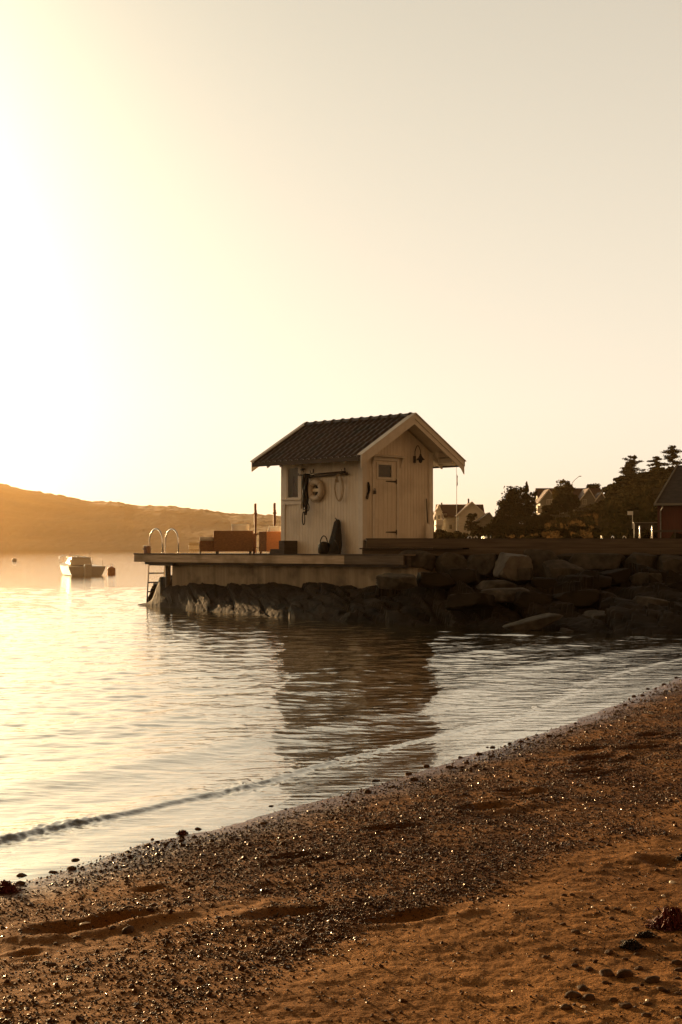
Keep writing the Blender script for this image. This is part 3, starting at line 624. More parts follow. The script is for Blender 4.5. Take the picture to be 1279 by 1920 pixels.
m = MB(); m.hexa([(hx0, -.16, dz1+.09), (hx1, -.16, dz1+.09), (hx1, -.0186, dz1+.125), (hx0, -.0186, dz1+.125), (hx0, -.16, dz1+.112), (hx1, -.16, dz1+.112), (hx1, -.0186, dz1+.15), (hx0, -.0186, dz1+.15)])
for hx in (hx0+.03, hx1-.07):
    m.prism([(hx, -.0187, dz1+.09), (hx, -.13, dz1+.088), (hx, -.0187, dz1-.16)], (.04, 0, 0))
m.build('door_hood', M['white2'], hut, bevel=.002)
m = MB(); m.box((dx0, -.05, .30), (dx1, .0, dz0+.028)); m.build('threshold', M['darkwood'], hut)
# roof
def S(x, y, h=0):     # point on left slope plane; right slope mirrored by the sign
    return (x, y, roofz(x)+h)
roof = MB()
for sgn in (0, 1):
    xa = -EX if sgn == 0 else W_+EX
    p = [(xa, -EF+.02, ZE-.055), (XM, -EF+.02, ZA-.055), (XM, L_+EB-.02, ZA-.055), (xa, L_+EB-.02, ZE-.055)]
    q = [(a_, b_, c_+.03) for a_, b_, c_ in p]; roof.hexa(p+q)
roof = roof.build('roof', M['white2'], hut)
nu, nv_ = 230, 57
for sgn in (0, 1):
    uu = np.linspace(-EF+.05, L_+EB-.05, nu); t = np.linspace(0, 1, nv_)
    Ug, Tg = np.meshgrid(uu, t, indexing='ij'); slope_len = math.hypot(XM+EX, ZA-ZE)
    ph = (Ug/.205) % 1.0; wav = .020*np.cos(2*math.pi*ph)+.010*np.cos(4*math.pi*ph+.9)
    ph2 = ((1-Tg)*slope_len/.34) % 1.0; saw = .022*(1-ph2)
    xx = -EX-.03+(XM+EX+.03)*Tg; zz = ZE + (xx+EX)*SL + .012+wav+saw+.004*fbm(Ug*5, Tg*9, 2, 4)
    if sgn: xx = W_-xx
    Vt = np.stack([xx, Ug, zz], -1).reshape(-1, 3)
    Vb = Vt.copy(); 
    o = mesh_np('roof_tiles', Vt, gridfaces(nu, nv_), M['tile'], roof, smooth=True); so = o.modifiers.new('solid', 'SOLIDIFY'); so.thickness = .014; so.offset = -1
m = MB(); yy = -EF+.05; i = 0
while yy < L_+EB-.1:
    y2 = min(yy+.345, L_+EB-.05); seg = 12; vs = []
    for (yq, rr) in ((yy, .085), (yy+.055, .105), (yy+.07, .088), (y2+.01, .078)):
        for k in range(seg+1):
            a_ = math.pi*k/seg; vs.append((XM+rr*1.25*math.cos(a_), yq, ZA-.005+rr*math.sin(a_)))
    fs = [(j*(seg+1)+k, j*(seg+1)+k+1, (j+1)*(seg+1)+k+1, (j+1)*(seg+1)+k) for j in range(3) for k in range(seg)] + [tuple(range(seg+1))]
    m.add(vs, fs); yy += .335
m.build('ridge_tiles', M['tile'], roof)
# rafters with white tails, purlins
for i in range(7):
    yr = -.02 + i*(L_+.02)/6
    if i == 0: yr = .10
    for sgn in (0, 1):
        X0, X1 = -EX+.06, .30
        pts = [(X0, yr-.025, roofz(X0)-.175), (X1, yr-.025, roofz(X1)-.175), (X1, yr+.025, roofz(X1)-.175), (X0, yr+.025, roofz(X0)-.175), (X0, yr-.025, roofz(X0)-.06), (X1, yr-.025, roofz(X1)-.06), (X1, yr+.025, roofz(X1)-.06), (X0, yr+.025, roofz(X0)-.06)]
        if sgn: pts = [(W_-p[0], p[1], p[2]) for p in pts]
        MB().hexa(pts).build('rafter', M['white2'], roof, bevel=.003)
for xq, zq in ((XM, ZA-.20), (-.30, roofz(-.30)-.185), (W_+.30, roofz(W_+.30)-.185)):
    MB().box((xq-.05, -EF+.045, zq), (xq+.05, -.02, zq+.115)).build('purlin', M['white2'], roof, bevel=.003)
MB().box((W_-.05, -.30, roofz(0)-.215), (W_+.36, -.22, roofz(0)-.115)).build('purlin_bracket', M['white2'], roof, bevel=.003)
# bargeboards, front and back
def barge(y0, sgn, name, lo, hi, th, xin=0.0, plumb=0.0):
    m_ = MB()
    xa = -EX-.03 if sgn == 0 else W_+EX+.03; za = ZE-.03*SL
    poly_ = [(xa, y0, za+lo), (XM, y0, ZA+lo), (XM, y0, ZA+hi), (xa, y0, za+hi)]
    m_.prism(poly_, (0, th, 0)); return m_
for sgn in (0, 1):
    m = barge(-EF, sgn, '', -.20, .055, -.025)
    xa = -EX-.03 if sgn == 0 else W_+EX+.03; q = .11 if sgn == 0 else -.11; za = ZE-.03*SL
    m.prism([(xa, -EF, za-.2001), (xa+q, -EF, za-.2001+.11*SL), (xa, -EF, za-.275)], (0, -.025, 0))
    m.build('bargeboard', M['white2'], roof)
    barge(-EF-.0255, sgn, '', -.075, .056, -.022).build('bargeboard', M['white2'], roof)
    # cap
    m = MB(); m.prism([(xa + (-.02 if sgn == 0 else .02), -EF-.075, za+.058-.02*SL), (XM, -EF-.075, ZA+.058), (XM, -EF-.075, ZA+.078), (xa+(-.02 if sgn == 0 else .02), -EF-.075, za+.078-.02*SL)], (0, .165, 0)); m.build('verge_cap', M['white2'], roof)
    barge(L_+EB, sgn, '', -.20, .055, .025).build('bargeboard', M['white2'], roof)
    m = MB(); m.prism([(xa + (-.02 if sgn == 0 else .02), L_+EB-.09, za+.058-.02*SL), (XM, L_+EB-.09, ZA+.058), (XM, L_+EB-.09, ZA+.085), (xa+(-.02 if sgn == 0 else .02), L_+EB-.09, za+.085-.02*SL)], (0, .14, 0)); m.build('verge_cap', M['white2'], roof)
for sgn in (0, 1):
    xa = -EX-.035 if sgn == 0 else W_+EX+.035; sx = -1 if sgn == 0 else 1
    MB().box((xa, -EF+.03, ZE-.10), (xa+sx*.02, L_+EB-.03, ZE+.005)).build('eave_board', M['darkwood'], roof)
# lamp on the gable
lx, lz0 = on_gable(775.5, 868); _, lz1 = on_gable(775.5, 855)
lamp = MB().box((lx-.035, -.055, lz0), (lx+.035, -.0186, lz1)).build('wall_lamp', M['iron'], hut, bevel=.006)
sxp, szp = on_gable(788, 856, -.20); topz = on_gable(784, 836, -.1)[1]
pts = []; n = 18
for i in range(n+1):
    a_ = math.pi*i/n; cx_ = (lx+sxp)/2; pts.append((cx_-(sxp-lx)/2*math.cos(a_), -.05-.16*(i/n), topz-.14+.14*math.sin(a_)))
pts = [(lx, -.05, lz1-.03)] + pts + [(sxp, -.21, szp+.02)]
MB().tube(pts, .009, 8).build('gooseneck', M['iron'], lamp, smooth=True)
Ml = Matrix.Translation((sxp, -.21, 0))
MB().lathe([(.012, szp+.07), (.022, szp+.055), (.03, szp+.02), (.05, szp-.02), (.095, szp-.065), (.11, szp-.085), (.106, szp-.088), (.04, szp-.03)], 20, Ml).build('lamp_shade', M['iron'], lamp, smooth=True)
MB().lathe([(.012, szp-.06), (.045, szp-.08), (.05, szp-.11), (.035, szp-.15), (.01, szp-.165)], 16, Ml).build('lamp_globe', M['dglass'], lamp, smooth=True)

# ---- things hanging on or leaning against the hut (top-level, placed in hut coordinates)
Wm = Matrix.Translation(CN) @ Matrix.Rotation(AD, 4, 'Z')
def hung(name, label, cat, lp):
    o = empty(name, Wm @ Vector(lp), AD); tag(o, label, cat); return o
def rel(o):        # converter hut local -> thing local
    base = Wm.inverted() @ o.location
    return lambda x, y, z: (x-base.x, y-base.y, z-base.z)
ys = lambda px, py=930: on_side(px, py)[0]
zs = lambda px, py: on_side(px, py)[1]
# pegs
for px, py in ((589, 886), (648, 884)):
    y, z = on_side(px, py); o = hung('wall_peg', 'dark peg on the white wall holding the poles at their %s end' % ('left' if px < 600 else 'right'), 'peg', (-.02, y, z)); q = rel(o)
    m = MB(); m.box(q(-.035, y-.018, z-.09), q(-.0187, y+.018, z+.09)); m.tube([q(-.03, y, z-.02), q(-.12, y, z-.02), q(-.135, y, z+.05)], .008, 8); m.build('hook', M['iron'], o)
    o.name = 'wall_peg'
o = hung('boat_hook', 'upper long wooden pole lying on two pegs on the side wall', 'pole', (-.07, ys(610), zs(610, 889)-.0)); q = rel(o)
ya, za = on_side(566, 891.5); yb, zb = on_side(652, 884.5)
m = MB(); m.tube([q(-.075, ya, za), q(-.075, yb, zb)], .021, 10); m.build('shaft', M['darkwood'], o, smooth=True)
m = MB(); m.tube([q(-.075, ya, za), q(-.075, ya+.05, za+.0), q(-.075, ya+.045, za+.05)], .010, 6); m.build('hook_tip', M['iron'], o)
o = hung('wooden_pole', 'lower thicker wooden oar lying on two pegs on the side wall', 'oar', (-.07, ys(610), zs(610, 892))); q = rel(o)
ya, za = on_side(576, 895.5); yb, zb = on_side(657, 888.5)
m = MB(); m.tube([q(-.105, ya, za), q(-.105, (ya+yb)/2, (za+zb)/2), q(-.105, yb+.35, zb+(za-zb)*.15), q(-.105, yb, zb)], [.026, .022, .022, .034], 10); m.build('oar', M['darkwood'], o, smooth=True)
o.name = 'oar'
# cleat-like crank on top of the poles
y, z = on_side(572, 881); o = hung('spigot', 'small black tool sitting on the left end of the poles', 'tool', (-.06, y, z)); q = rel(o)
m = MB(); m.tube([q(-.06, y+.12, z+.0), q(-.06, y+.02, z+.005), q(-.06, y-.06, z+.02)], [.008, .03, .02], 8); m.tube([q(-.06, y, z), q(-.06, y, z-.07)], .012, 6); m.build('tool_body', M['iron'], o); o.name = 'hand_tool'
# lifebuoy
y, z = on_side(597, 919.5); rr = .285
o = hung('lifebuoy', 'worn pale lifebuoy ring hanging on the side wall of the hut', 'lifebuoy', (-.09, y, z)); q = rel(o)
m = MB(); m.tube([q(-.085, y+.205*math.cos(a_), z+.205*math.sin(a_)) for a_ in np.linspace(0, 2*math.pi, 49)[:-1]], .078, 14, closed=True); m.build('ring', M['ringw'], o, smooth=True)
for k in range(4):
    a0 = math.pi/4+k*math.pi/2; pts = [q(-.085-.079*math.sin(t_), y+(.205+.079*math.cos(t_))*math.cos(a0), z+(.205+.079*math.cos(t_))*math.sin(a0)) for t_ in np.linspace(0, 2*math.pi, 17)[:-1]]
    m = MB()
    for dd in (0,):
        m.tube([(p[0], p[1]-dd*math.sin(a0)*1.5, p[2]+dd*math.cos(a0)*1.5) for p in pts], .009, 5, closed=True)
    m.build('strap', M['rope'], o)
m = MB()
for k in range(4):
    a0 = math.pi/4+k*math.pi/2; m.tube([q(-.09-.02*math.sin(t_*math.pi), y+(.288+.012*math.sin(t_*math.pi))*math.cos(a0+t_*math.pi/2), z+(.288+.012*math.sin(t_*math.pi))*math.sin(a0+t_*math.pi/2)) for t_ in np.linspace(0, 1, 12)], .008, 6)
m.build('grab_line', M['rope'], o)
m = MB(); m.box(q(-.075, y-.20, z-.035), q(-.045, y+.13, z+.045)); m.build('holder_plate', M['shell'], o)
for za_, zb_ in ((.046, .13), (-.13, -.036)): MB().box(q(-.06, y-.06, z+za_), q(-.025, y+.05, z+zb_)).build('holder_bracket', M['black'], o)
# black wetsuit-like hanging bundle with a loop of line
y, z = on_side(583, 890); o = hung('hanging_bundle', 'long black bundle of webbing hanging in front of the lifebuoy', 'harness', (-.19, y, z)); q = rel(o)
m = MB(); K = 26; zt, zb = zs(583, 889), zs(583, 966); yc = ys(583)
for off_, wd, ph in ((.0, .055, 0), (-.06, .045, 1.5), (.05, .05, 3.1)):
    pts = []; rs = []
    for i in range(K):
        t_ = i/(K-1); pts.append(q(-.185+.02*math.sin(t_*9+ph), yc+off_*(1-.35*t_)+.012*math.sin(t_*14+ph), zt+(zb-zt)*t_*(1-.12*(off_ != 0)))); rs.append(wd*(1.0+.35*math.exp(-((t_-.45)/.2)**2))*(1-.35*t_))
    m.tube(pts, rs, 10, flat=.6)
m.build('webbing', M['black'], o, smooth=True)
m = MB(); y1, z1 = on_side(579.5, 960); y2, z2 = on_side(580, 984)
pts = []
for i in range(24):
    a_ = 2*math.pi*i/24; pts.append(q(-.19, (y1+y2)/2+.045*math.cos(a_), (z1+z2)/2+(z1-z2)/2*1.0*math.sin(a_)))
m.tube(pts, .013, 8, closed=True)
y1, z1 = on_side(588, 950); y2, z2 = on_side(588, 960); pts = [q(-.19, y1+.04*math.cos(a_), z1-.02+.09*math.sin(a_)) for a_ in np.linspace(0, 2*math.pi, 21)[:-1]]; m.tube(pts, .012, 8, closed=True)
m.build('line_loop', M['black'], o, smooth=True)
m = MB(); y1, z1 = on_side(582, 953); m.box(q(-.215, y1-.02, z1-.03), q(-.20, y1+.02, z1+.02)); m.build('buckle', M['steel'], o, bevel=.003)
m = MB(); m.tube([q(-.0187, yc, zt-.0), q(-.19, yc, zt+.0), q(-.20, yc, zt+.03)], .01, 8); m.build('wall_hook', M['iron'], o)
# rope loop
y, z = on_side(643, 890); o = hung('rope_coil', 'thin pale rope loop hanging from the right end of the poles', 'rope', (-.12, y, z)); q = rel(o); m = MB()
zb = zs(644, 939)
for sh, wd in ((0, .17), (.018, .15), (-.02, .16)):
    pts = []
    for i in range(40):
        a_ = 2*math.pi*i/40; k = math.sin(a_); pts.append(q(-.135+.01*math.cos(3*a_), y+sh+wd*math.cos(a_)*(1-.35*max(0, k))*(1-.25*max(0, -k)), (z+zb)/2+(z-zb)/2*k+sh*.8))
    m.tube(pts, .0085, 6, closed=True)
yk, zk = on_side(641, 901)
for i in range(3): m.tube([q(-.15, yk-.045+.03*i, zk-.05), q(-.155, yk-.02+.03*i, zk+.07), q(-.15, yk+.02+.02*i, zk-.04)], .009, 6)
m.build('rope', M['rope'], o, smooth=True)
# folded net cone, bucket and hose at the foot of the wall
y, _ = on_side(641, 1033); o = hung('landing_net', 'tall dark folded net bag leaning on the hut wall', 'net', (-.30, y, 0.0)); q = rel(o)
zt = zs(640, 974); prof_ = [(.0, zt), (.05, zt-.01), (.09, zt-.07), (.12, zt-.22), (.16, zt-.42), (.20, .2), (.235, .06), (.24, .0)]
vs = []; fs = []; sg = 22
for i, (r_, zz) in enumerate(prof_):
    for k in range(sg):
        a_ = 2*math.pi*k/sg; w2 = 1+.14*math.sin(5*a_+i*.6)+.07*math.sin(9*a_-i); lean = .20*zz/zt
        vs.append(q(-.30+lean+r_*.55*w2*math.cos(a_), y+.02*math.sin(i)+r_*w2*math.sin(a_)+.03*zz/zt, zz))
for i in range(len(prof_)-1):
    for k in range(sg): fs.append((i*sg+k, i*sg+(k+1) % sg, (i+1)*sg+(k+1) % sg, (i+1)*sg+k))
m = MB(); m.add(vs, fs); m.build('net_bag', M['net'], o, smooth=True)
m = MB(); m.tube([q(-.12, y+.02, zt-.02), q(-.12, y+.06, zt+.0), q(-.12, y+.11, zt+.035)], .012, 6); m.build('tie', M['black'], o)
y, _ = on_side(630.5, 1033); o = hung('bucket', 'dark round bucket with upright handle left of the net bag', 'bucket', (-.42, y, 0)); q = rel(o)
Mq = Matrix.Translation(Vector(q(-.42, y, 0)))
MB().lathe([(.10, 0.0), (.135, .02), (.145, .12), (.14, .22), (.11, .27), (.05, .30), (.0, .305)], 20, Mq).build('bucket_body', M['black'], o, smooth=True)
MB().tube([q(-.42, y+.13*math.cos(a_), .22+.22*math.sin(a_)) for a_ in np.linspace(0, math.pi, 16)], .014, 8).build('handle', M['black'], o, smooth=True)
y, _ = on_side(655, 1033); o = hung('hose_loop', 'dark hose loop bending down beside the net bag', 'hose', (-.36, y, 0)); q = rel(o)
MB().tube([q(-.34, y+.17, .34), q(-.36, y+.08, .30), q(-.38, y, .22), q(-.38, y-.04, .13), q(-.38, y-.02, .05), q(-.40, y+.08, .016), q(-.44, y+.2, .014)], .016, 8).build('hose', M['black'], o, smooth=True)
# brush on the gable, left of the door
x, z = on_gable(687, 921); o = hung('hand_brush', 'small dark brush hanging between the corner and the door lock', 'brush', (x, -.05, z)); q = rel(o)
m = MB(); m.tube([q(x+.02, -.05, z+.22), q(x+.03, -.055, z+.12), q(x+.04, -.055, z+.02), q(x+.02, -.055, z-.06)], [.03, .052, .048, .03], 12, flat=.6); m.build('brush_head', M['black'], o, smooth=True)
m = MB(); m.tube([q(x+.01, -.055, z-.04), q(x-.03, -.055, z-.16), q(x-.04, -.055, z-.19)], [.03, .036, .03], 10); m.build('grip', M['iron'], o, smooth=True)
# paddle leaning at the right corner
x, z = on_gable(802.5, 995, -.10); zt = on_gable(799.5, 935, -.06)[1]; zb = ZU-ZD; xt = on_gable(799.8, 935, -.06)[0]
o = hung('paddle', 'pale bladed oar standing upright at the right corner of the hut', 'oar', (x, -.10, zb)); q = rel(o); zm = on_gable(800, 980, -.08)[1]
m = MB(); m.tube([q(x, -.09, zm-.02), q(xt, -.06, zt)], [.016, .013], 8); m.build('shaft', M['darkwood'], o)
m = MB(); m.tube([q(x, -.10, zb+.003), q(x+.003, -.10, zb+.04), q(x, -.10, (zb+zm)/2), q(x, -.095, zm-.06), q(x, -.09, zm)], [.04, .085, .08, .06, .018], 14, flat=.25); bl = m.build('blade', M['white2'], o, smooth=True)
# ================================================================== things on the dock
def dockpt(px, back, z=ZD):       # point on the lower deck: pixel column, metres behind the front edge
    q0 = edge_pt(0, back); u = (px-CX)/F; t = (u*q0.y-q0.x)/(EDGE.x-u*EDGE.y); q = q0+EDGE*t; return Vector((q.x, q.y, z))
def hoop_ladder(name, label, base, ang, hgt, span_out, span_in, sep, drop, slant, rungs, rad=.021):
    o = empty(name, base, ang); tag(o, label, 'ladder')       # local +x = outwards over the water, y across
    for yy in (-sep/2, sep/2):
        pts = [(-span_in, yy, 0)]
        for i in range(17):
            a_ = math.pi*(1-i/16); cx_ = (span_out-span_in)/2; rx = (span_out+span_in)/2
            pts.append((cx_+rx*math.cos(a_)*(1 if i else 1), yy, hgt-.36+.36*math.sin(a_)))
        pts.append((span_out, yy, -.02)); pts.append((span_out+slant*.5, yy, -drop*.5)); pts.append((span_out+slant, yy, -drop))
        MB().tube(pts, rad, 10).build('rail', M['steel'], o, smooth=True)
        MB().lathe([(.05, .0), (.05, .012), (.028, .016), (.025, .03)], 14, Matrix.Translation((-span_in, yy, 0))).build('foot_plate', M['steel'], o)
    for i in range(rungs):
        z = -.30-.26*i; f = -z/drop; MB().tube([(span_out+slant*f, -sep/2, z), (span_out+slant*f, sep/2, z)], rad*.95, 8).build('rung', M['steel'], o)
    return o
hoop_ladder('swim_ladder', 'tall steel bathing ladder with two arched rails at the left end of the dock', TIP+g_*.92, AD+R(90), .68, .26, .34, .56, 1.62, .12, 5)
p = TIP+g_*.28+EDGE*.12
b = empty('mooring_post', p, AD); tag(b, 'short wooden mooring post with a cross pin at the dock tip', 'bollard')
MB().box((-.07, -.07, 0), (.07, .07, .20)).build('post', M['polewood'], b, bevel=.008); MB().tube([(-.16, 0, .12), (.16, 0, .12)], .015, 8).build('cross_pin', M['steel'], b)
MB().box((-.085, -.085, .2), (.085, .085, .215)).build('post_cap', M['steel'], b)
def sofa(label, px0, px1, ytop, back, depth, mt, cush, chaise=None, rot=0, cat='sofa'):
    a = dockpt(px0, back); b_ = dockpt(px1, back); mid = (a+b_)/2; k = mid.y/F
    # seen almost square on: front runs along the image
    o = empty('sofa', Vector((mid.x, mid.y, ZD)), rot); tag(o, label, cat, 'outdoor sofas on the dock')
    wd = (px1-px0)*k; h = (HZ-ytop)*k + HC-ZD
    MB().box((-wd/2, 0, .055), (wd/2, .16, h)).build('backrest', mt, o, bevel=.012)
    MB().box((-wd/2, .162, .055), (wd/2, depth, .34)).build('seat_base', mt, o, bevel=.012)
    MB().box((-wd/2+.01, .17, .342), (wd/2-.01, depth-.01, .44)).build('seat_cushion', M['cushion'], o, bevel=.03)
    for xx in (-wd/2+.08, wd/2-.08):
        for yy in (.08, depth-.08): MB().tube([(xx, yy, 0), (xx, yy, .056)], .025, 8).build('leg', M['iron'], o)
    for (c0, c1, yt) in cush:
        x0_ = (c0-(px0+px1)/2)*k; x1_ = (c1-(px0+px1)/2)*k; zt = (HZ-yt)*k+HC-ZD; n = 20
        uu, vv_ = np.meshgrid(np.linspace(-1, 1, n), np.linspace(-1, 1, n), indexing='ij')
        t_ = .105*np.clip((1-np.abs(uu)**4)*(1-np.abs(vv_)**4), 0, 1)**.45
        xs_ = (x0_+x1_)/2+(x1_-x0_)/2*uu*(1-.05*(1-vv_**2)); z0_ = h-.25; zs_ = (z0_+zt)/2+(zt-z0_)/2*vv_*(1-.07*(1-uu**2)); lean = .09*vv_
        Va = np.stack([xs_, .26+lean-t_, zs_], -1).reshape(-1, 3); Vb = np.stack([xs_, .26+lean+t_, zs_], -1).reshape(-1, 3)
        gf = gridfaces(n, n); mesh_np('back_cushion', np.concatenate([Va, Vb]), np.concatenate([gf, gf[:, ::-1]+n*n]), M['cushion'], o, smooth=True)
    return o, wd, h
o, wd, h = sofa('dark brown wicker sofa seen from behind with one cream cushion, beside the ladder end', 401, 475, 995, .55, .85, M['wicker'], [(433, 468, 981.5)], rot=R(2))
k = 38/F; MB().box((-wd/2-27*k, .05, .055), (-wd/2-.004, .80, .33)).build('chaise', M['wicker'], o, bevel=.012); MB().box((-wd/2-26*k, .06, .332), (-wd/2-.01, .79, .44)).build('chaise_cushion', M['cushion'], o, bevel=.03)
MB().tube([(-wd/2-25*k, .1, 0), (-wd/2-25*k, .1, .056)], .025, 8).build('leg', M['iron'], o)
o, wd, h = sofa('wicker sofa coloured as orange-lit, cream cushion, tucked against the left wall of the hut', 497, 548, 996.5, .95, .8, M['orange'], [(489, 523, 985)], rot=R(-24))
MB().box((-wd/2-.22, .005, .055), (-wd/2-.004, .78, h-.004)).build('armrest', M['wicker'], o, bevel=.01)
t = empty('side_table', dockpt(482, 1.15), 0); tag(t, 'small dark slatted side table between the two sofas', 'table')
MB().box((-.11, 0, .50), (.11, .4, .53)).build('tabletop', M['wicker'], t, bevel=.004)
for xx in (-.09, .09):
    for yy in (.02, .38): MB().box((xx-.015, yy-.015, 0), (xx+.015, yy+.015, .499)).build('leg', M['wicker'], t)
MB().box((-.074, .01, .14), (.074, .39, .16)).build('shelf', M['wicker'], t)
st = empty('wooden_steps', dockpt(518, .33), AD); tag(st, 'two dark wooden steps against the left end of the hut', 'steps')
MB().box((-.05, -.15, 0), (.55, .17, .12)).build('lower_step', M['darkwood'], st, bevel=.004); MB().box((-.05, -.36, .0), (.55, -.152, .33)).build('upper_step', M['darkwood'], st, bevel=.004)
for px, yt, yr, lb in ((479, 944, 963, 'thin brown post with steel rim standing behind the side table'), (515, 943, 962, 'thin brown post with ring collar behind the orange-lit sofa')):
    p = dockpt(px, 4.6); o = empty('post', p, 0); tag(o, lb, 'post', 'thin posts behind the sofas'); k = p.y/F; zt = (HZ-yt)*k+HC-ZD; zr = (HZ-yr)*k+HC-ZD
    MB().tube([(0, 0, 0), (0, 0, zt)], .032, 10).build('pole', M['polewood'], o); MB().tube([(-.028, .01, zr-.06), (-.028, .01, zt-.02)], .014, 6).build('strip', M['cushion'], o)
    MB().lathe([(.034, zr-.02), (.06, zr-.02), (.06, zr+.02), (.034, zr+.02)], 12).build('collar', M['polewood'], o); MB().tube([(0, 0, zr-.33), (0, 0, zr+.1)], .042, 10).build('sleeve', M['polewood'], o); o.name = 'dock_post'
# ladder and cleats on the far edge of the raised deck
hoop_ladder('swim_ladder', 'small steel bathing ladder with two arched rails on the raised deck at right', at(1211, 1014, 40.7)+Vector((0, 0, 0)), R(82), .42, .16, .16, .34, 1.6, .1, 3, .014)
OW2 = ['first', 'second', 'third', 'fourth', 'fifth']
for i, px in enumerate((881, 892, 906, 912, 920, 1128, 1149, 1171)):
    p = at(px, 1014, 40.6); o = empty('mooring_ring', (p.x, p.y, ZU), R(20*i)); tag(o, '%s steel mooring ring from the left on the raised deck, %s' % (OW2[i if i < 5 else i-5], 'right of the hut' if i < 5 else 'left of the small ladder'), 'mooring ring', 'mooring rings right of the hut' if i < 5 else 'mooring rings left of the small ladder')
    MB().tube([(.05*math.cos(a_), 0, .075+.055*math.sin(a_)) for a_ in np.linspace(0, 2*math.pi, 15)[:-1]], .011, 6, closed=True).build('ring', M['steel'], o); MB().lathe([(.045, 0), (.045, .012), (.015, .02), (.012, .04)], 10).build('base', M['steel'], o)

# ================================================================== boat and buoys
def place_on_water(px, py): p = ground(px, py, 0); return Vector((p.x, p.y, 0))
bp_ = place_on_water(146, 1078); bo = empty('cabin_boat', bp_, R(112)); bo.scale = (1, 1.08, .70); tag(bo, 'small pale cabin boat with rails moored on the bright water at left', 'boat')
# local +x = bow ; built about 5.6 m long
def hull_section(x):
    t_ = (x+2.6)/5.4; wdt = 1.02*(1-max(0, (t_-.35)/.65)**2.2)+.0; sheer = .78+.32*t_**2; return wdt, sheer
vs = []; fs = []; xs_ = np.linspace(-2.6, 2.8, 19); prof_ = [(0, -.28), (.55, -.18), (.82, .05), (.92, .4), (1.0, 1.0)]
for x in xs_:
    wdt, sh = hull_section(x); rk = max(0, (x-1.2))*.0
    for sgn in (-1, 1):
        for a_, z in (prof_ if sgn > 0 else prof_[::-1]):
            vs.append((x+.35*max(0, (x-1))/1.8*(z if z < 1 else 1), sgn*max(.01, wdt)*a_*(1 if a_ == 1 else 1-.25*max(0, (x-.5)/2.3)), sh if z == 1.0 else z))
nn = 10
for i in range(len(xs_)-1):
    for k in range(nn-1): fs.append((i*nn+k, i*nn+k+1, (i+1)*nn+k+1, (i+1)*nn+k))
    fs.append((i*nn+nn-1, i*nn, (i+1)*nn, (i+1)*nn+nn-1))
fs.append(tuple(range(nn))); fs.append(tuple((len(xs_)-1)*nn+k for k in range(nn-1, -1, -1)))
MB().add(vs, fs).build('hull', M['boatw'], bo, smooth=False)
m = MB(); m.hexa([(-1.0, -.62, .84), (1.2, -.48, .98), (1.2, .48, .98), (-1.0, .62, .84), (-.95, -.52, 1.50), (.45, -.42, 1.46), (.45, .42, 1.46), (-.95, .52, 1.50)]); cab = m.build('cabin', M['boatw'], bo, bevel=.05)
m = MB(); m.hexa([(.52, -.38, 1.36), (1.08, -.40, 1.06), (1.08, .40, 1.06), (.52, .38, 1.36), (.54, -.38, 1.40), (1.12, -.40, 1.09), (1.12, .40, 1.09), (.54, .38, 1.40)]); m.build('windscreen', M['dglass'], cab)
for sg in (-1, 1): MB().hexa([(-.7, sg*.60, 1.08), (.2, sg*.57, 1.10), (.2, sg*.59, 1.10), (-.7, sg*.62, 1.08), (-.7, sg*.555, 1.36), (.1, sg*.52, 1.36), (.1, sg*.54, 1.36), (-.7, sg*.575, 1.36)]).build('cabin_window', M['dglass'], cab)
MB().box((-1.1, -.56, 1.502), (.5, .56, 1.54)).build('cabin_roof', M['boatw'], cab, bevel=.015)
MB().box((-.1, -.08, 1.541), (.1, .08, 1.60)).build('roof_hatch', M['boatw'], cab)
for sg in (-1, 1):
    pts = [(.6, sg*.93, 1.35), (1.6, sg*.74, 1.55), (2.5, sg*.34, 1.66), (3.05, sg*.06, 1.70)]; MB().tube(pts, .014, 6).build('bow_rail', M['steel'], bo)
    for p in pts[:3]: MB().tube([p, (p[0], p[1], p[2]-.62)], .012, 6).build('stanchion', M['steel'], bo)
    MB().tube([(-2.4, sg*.9, .8), (-2.4, sg*.9, 1.35), (-1.4, sg*.92, 1.4)], .014, 6).build('stern_rail', M['steel'], bo)
MB().tube([(-.6, .55, 1.5), (-.6, .55, 2.25)], .012, 6).build('aerial', M['steel'], bo); MB().tube([(-.7, -.52, 1.5), (-.7, -.52, 2.2)], .012, 6).build('aerial', M['steel'], bo)
MB().box((-3.0, -.2, -.1), (-2.62, .2, .95)).build('outboard_motor', M['boatw'], bo, bevel=.06)
def buoy(px, py, w_, h_, label):
    p = place_on_water(px, py); o = empty('mooring_buoy', p, 0); tag(o, label, 'buoy')
    bm_ = M['buoy'] if px > 100 else M['boatw']; MB().lathe([(w_*.46, -.15), (w_*.5, -.02), (w_*.5, h_*.72), (w_*.47, h_*.79), (w_*.1, h_*.97), (w_*.08, h_)], 20).build('float', bm_, o, smooth=False)
    MB().tube([(w_*.15*math.cos(a_), 0, h_*1.13+w_*.17*math.sin(a_)) for a_ in np.linspace(0, 2*math.pi, 13)[:-1]], .016, 6, closed=True).build('ring', M['steel'], o)
    MB().lathe([(w_*.54, .0), (w_*.54, .05), (w_*.5, .06)], 20).build('rim', bm_, o)
buoy(209, 1077, .50, .50, 'orange brown mooring buoy with a ring floating between boat and dock')
buoy(27, 1053, .55, .42, 'faint distant mooring buoy near the left edge of the bay')

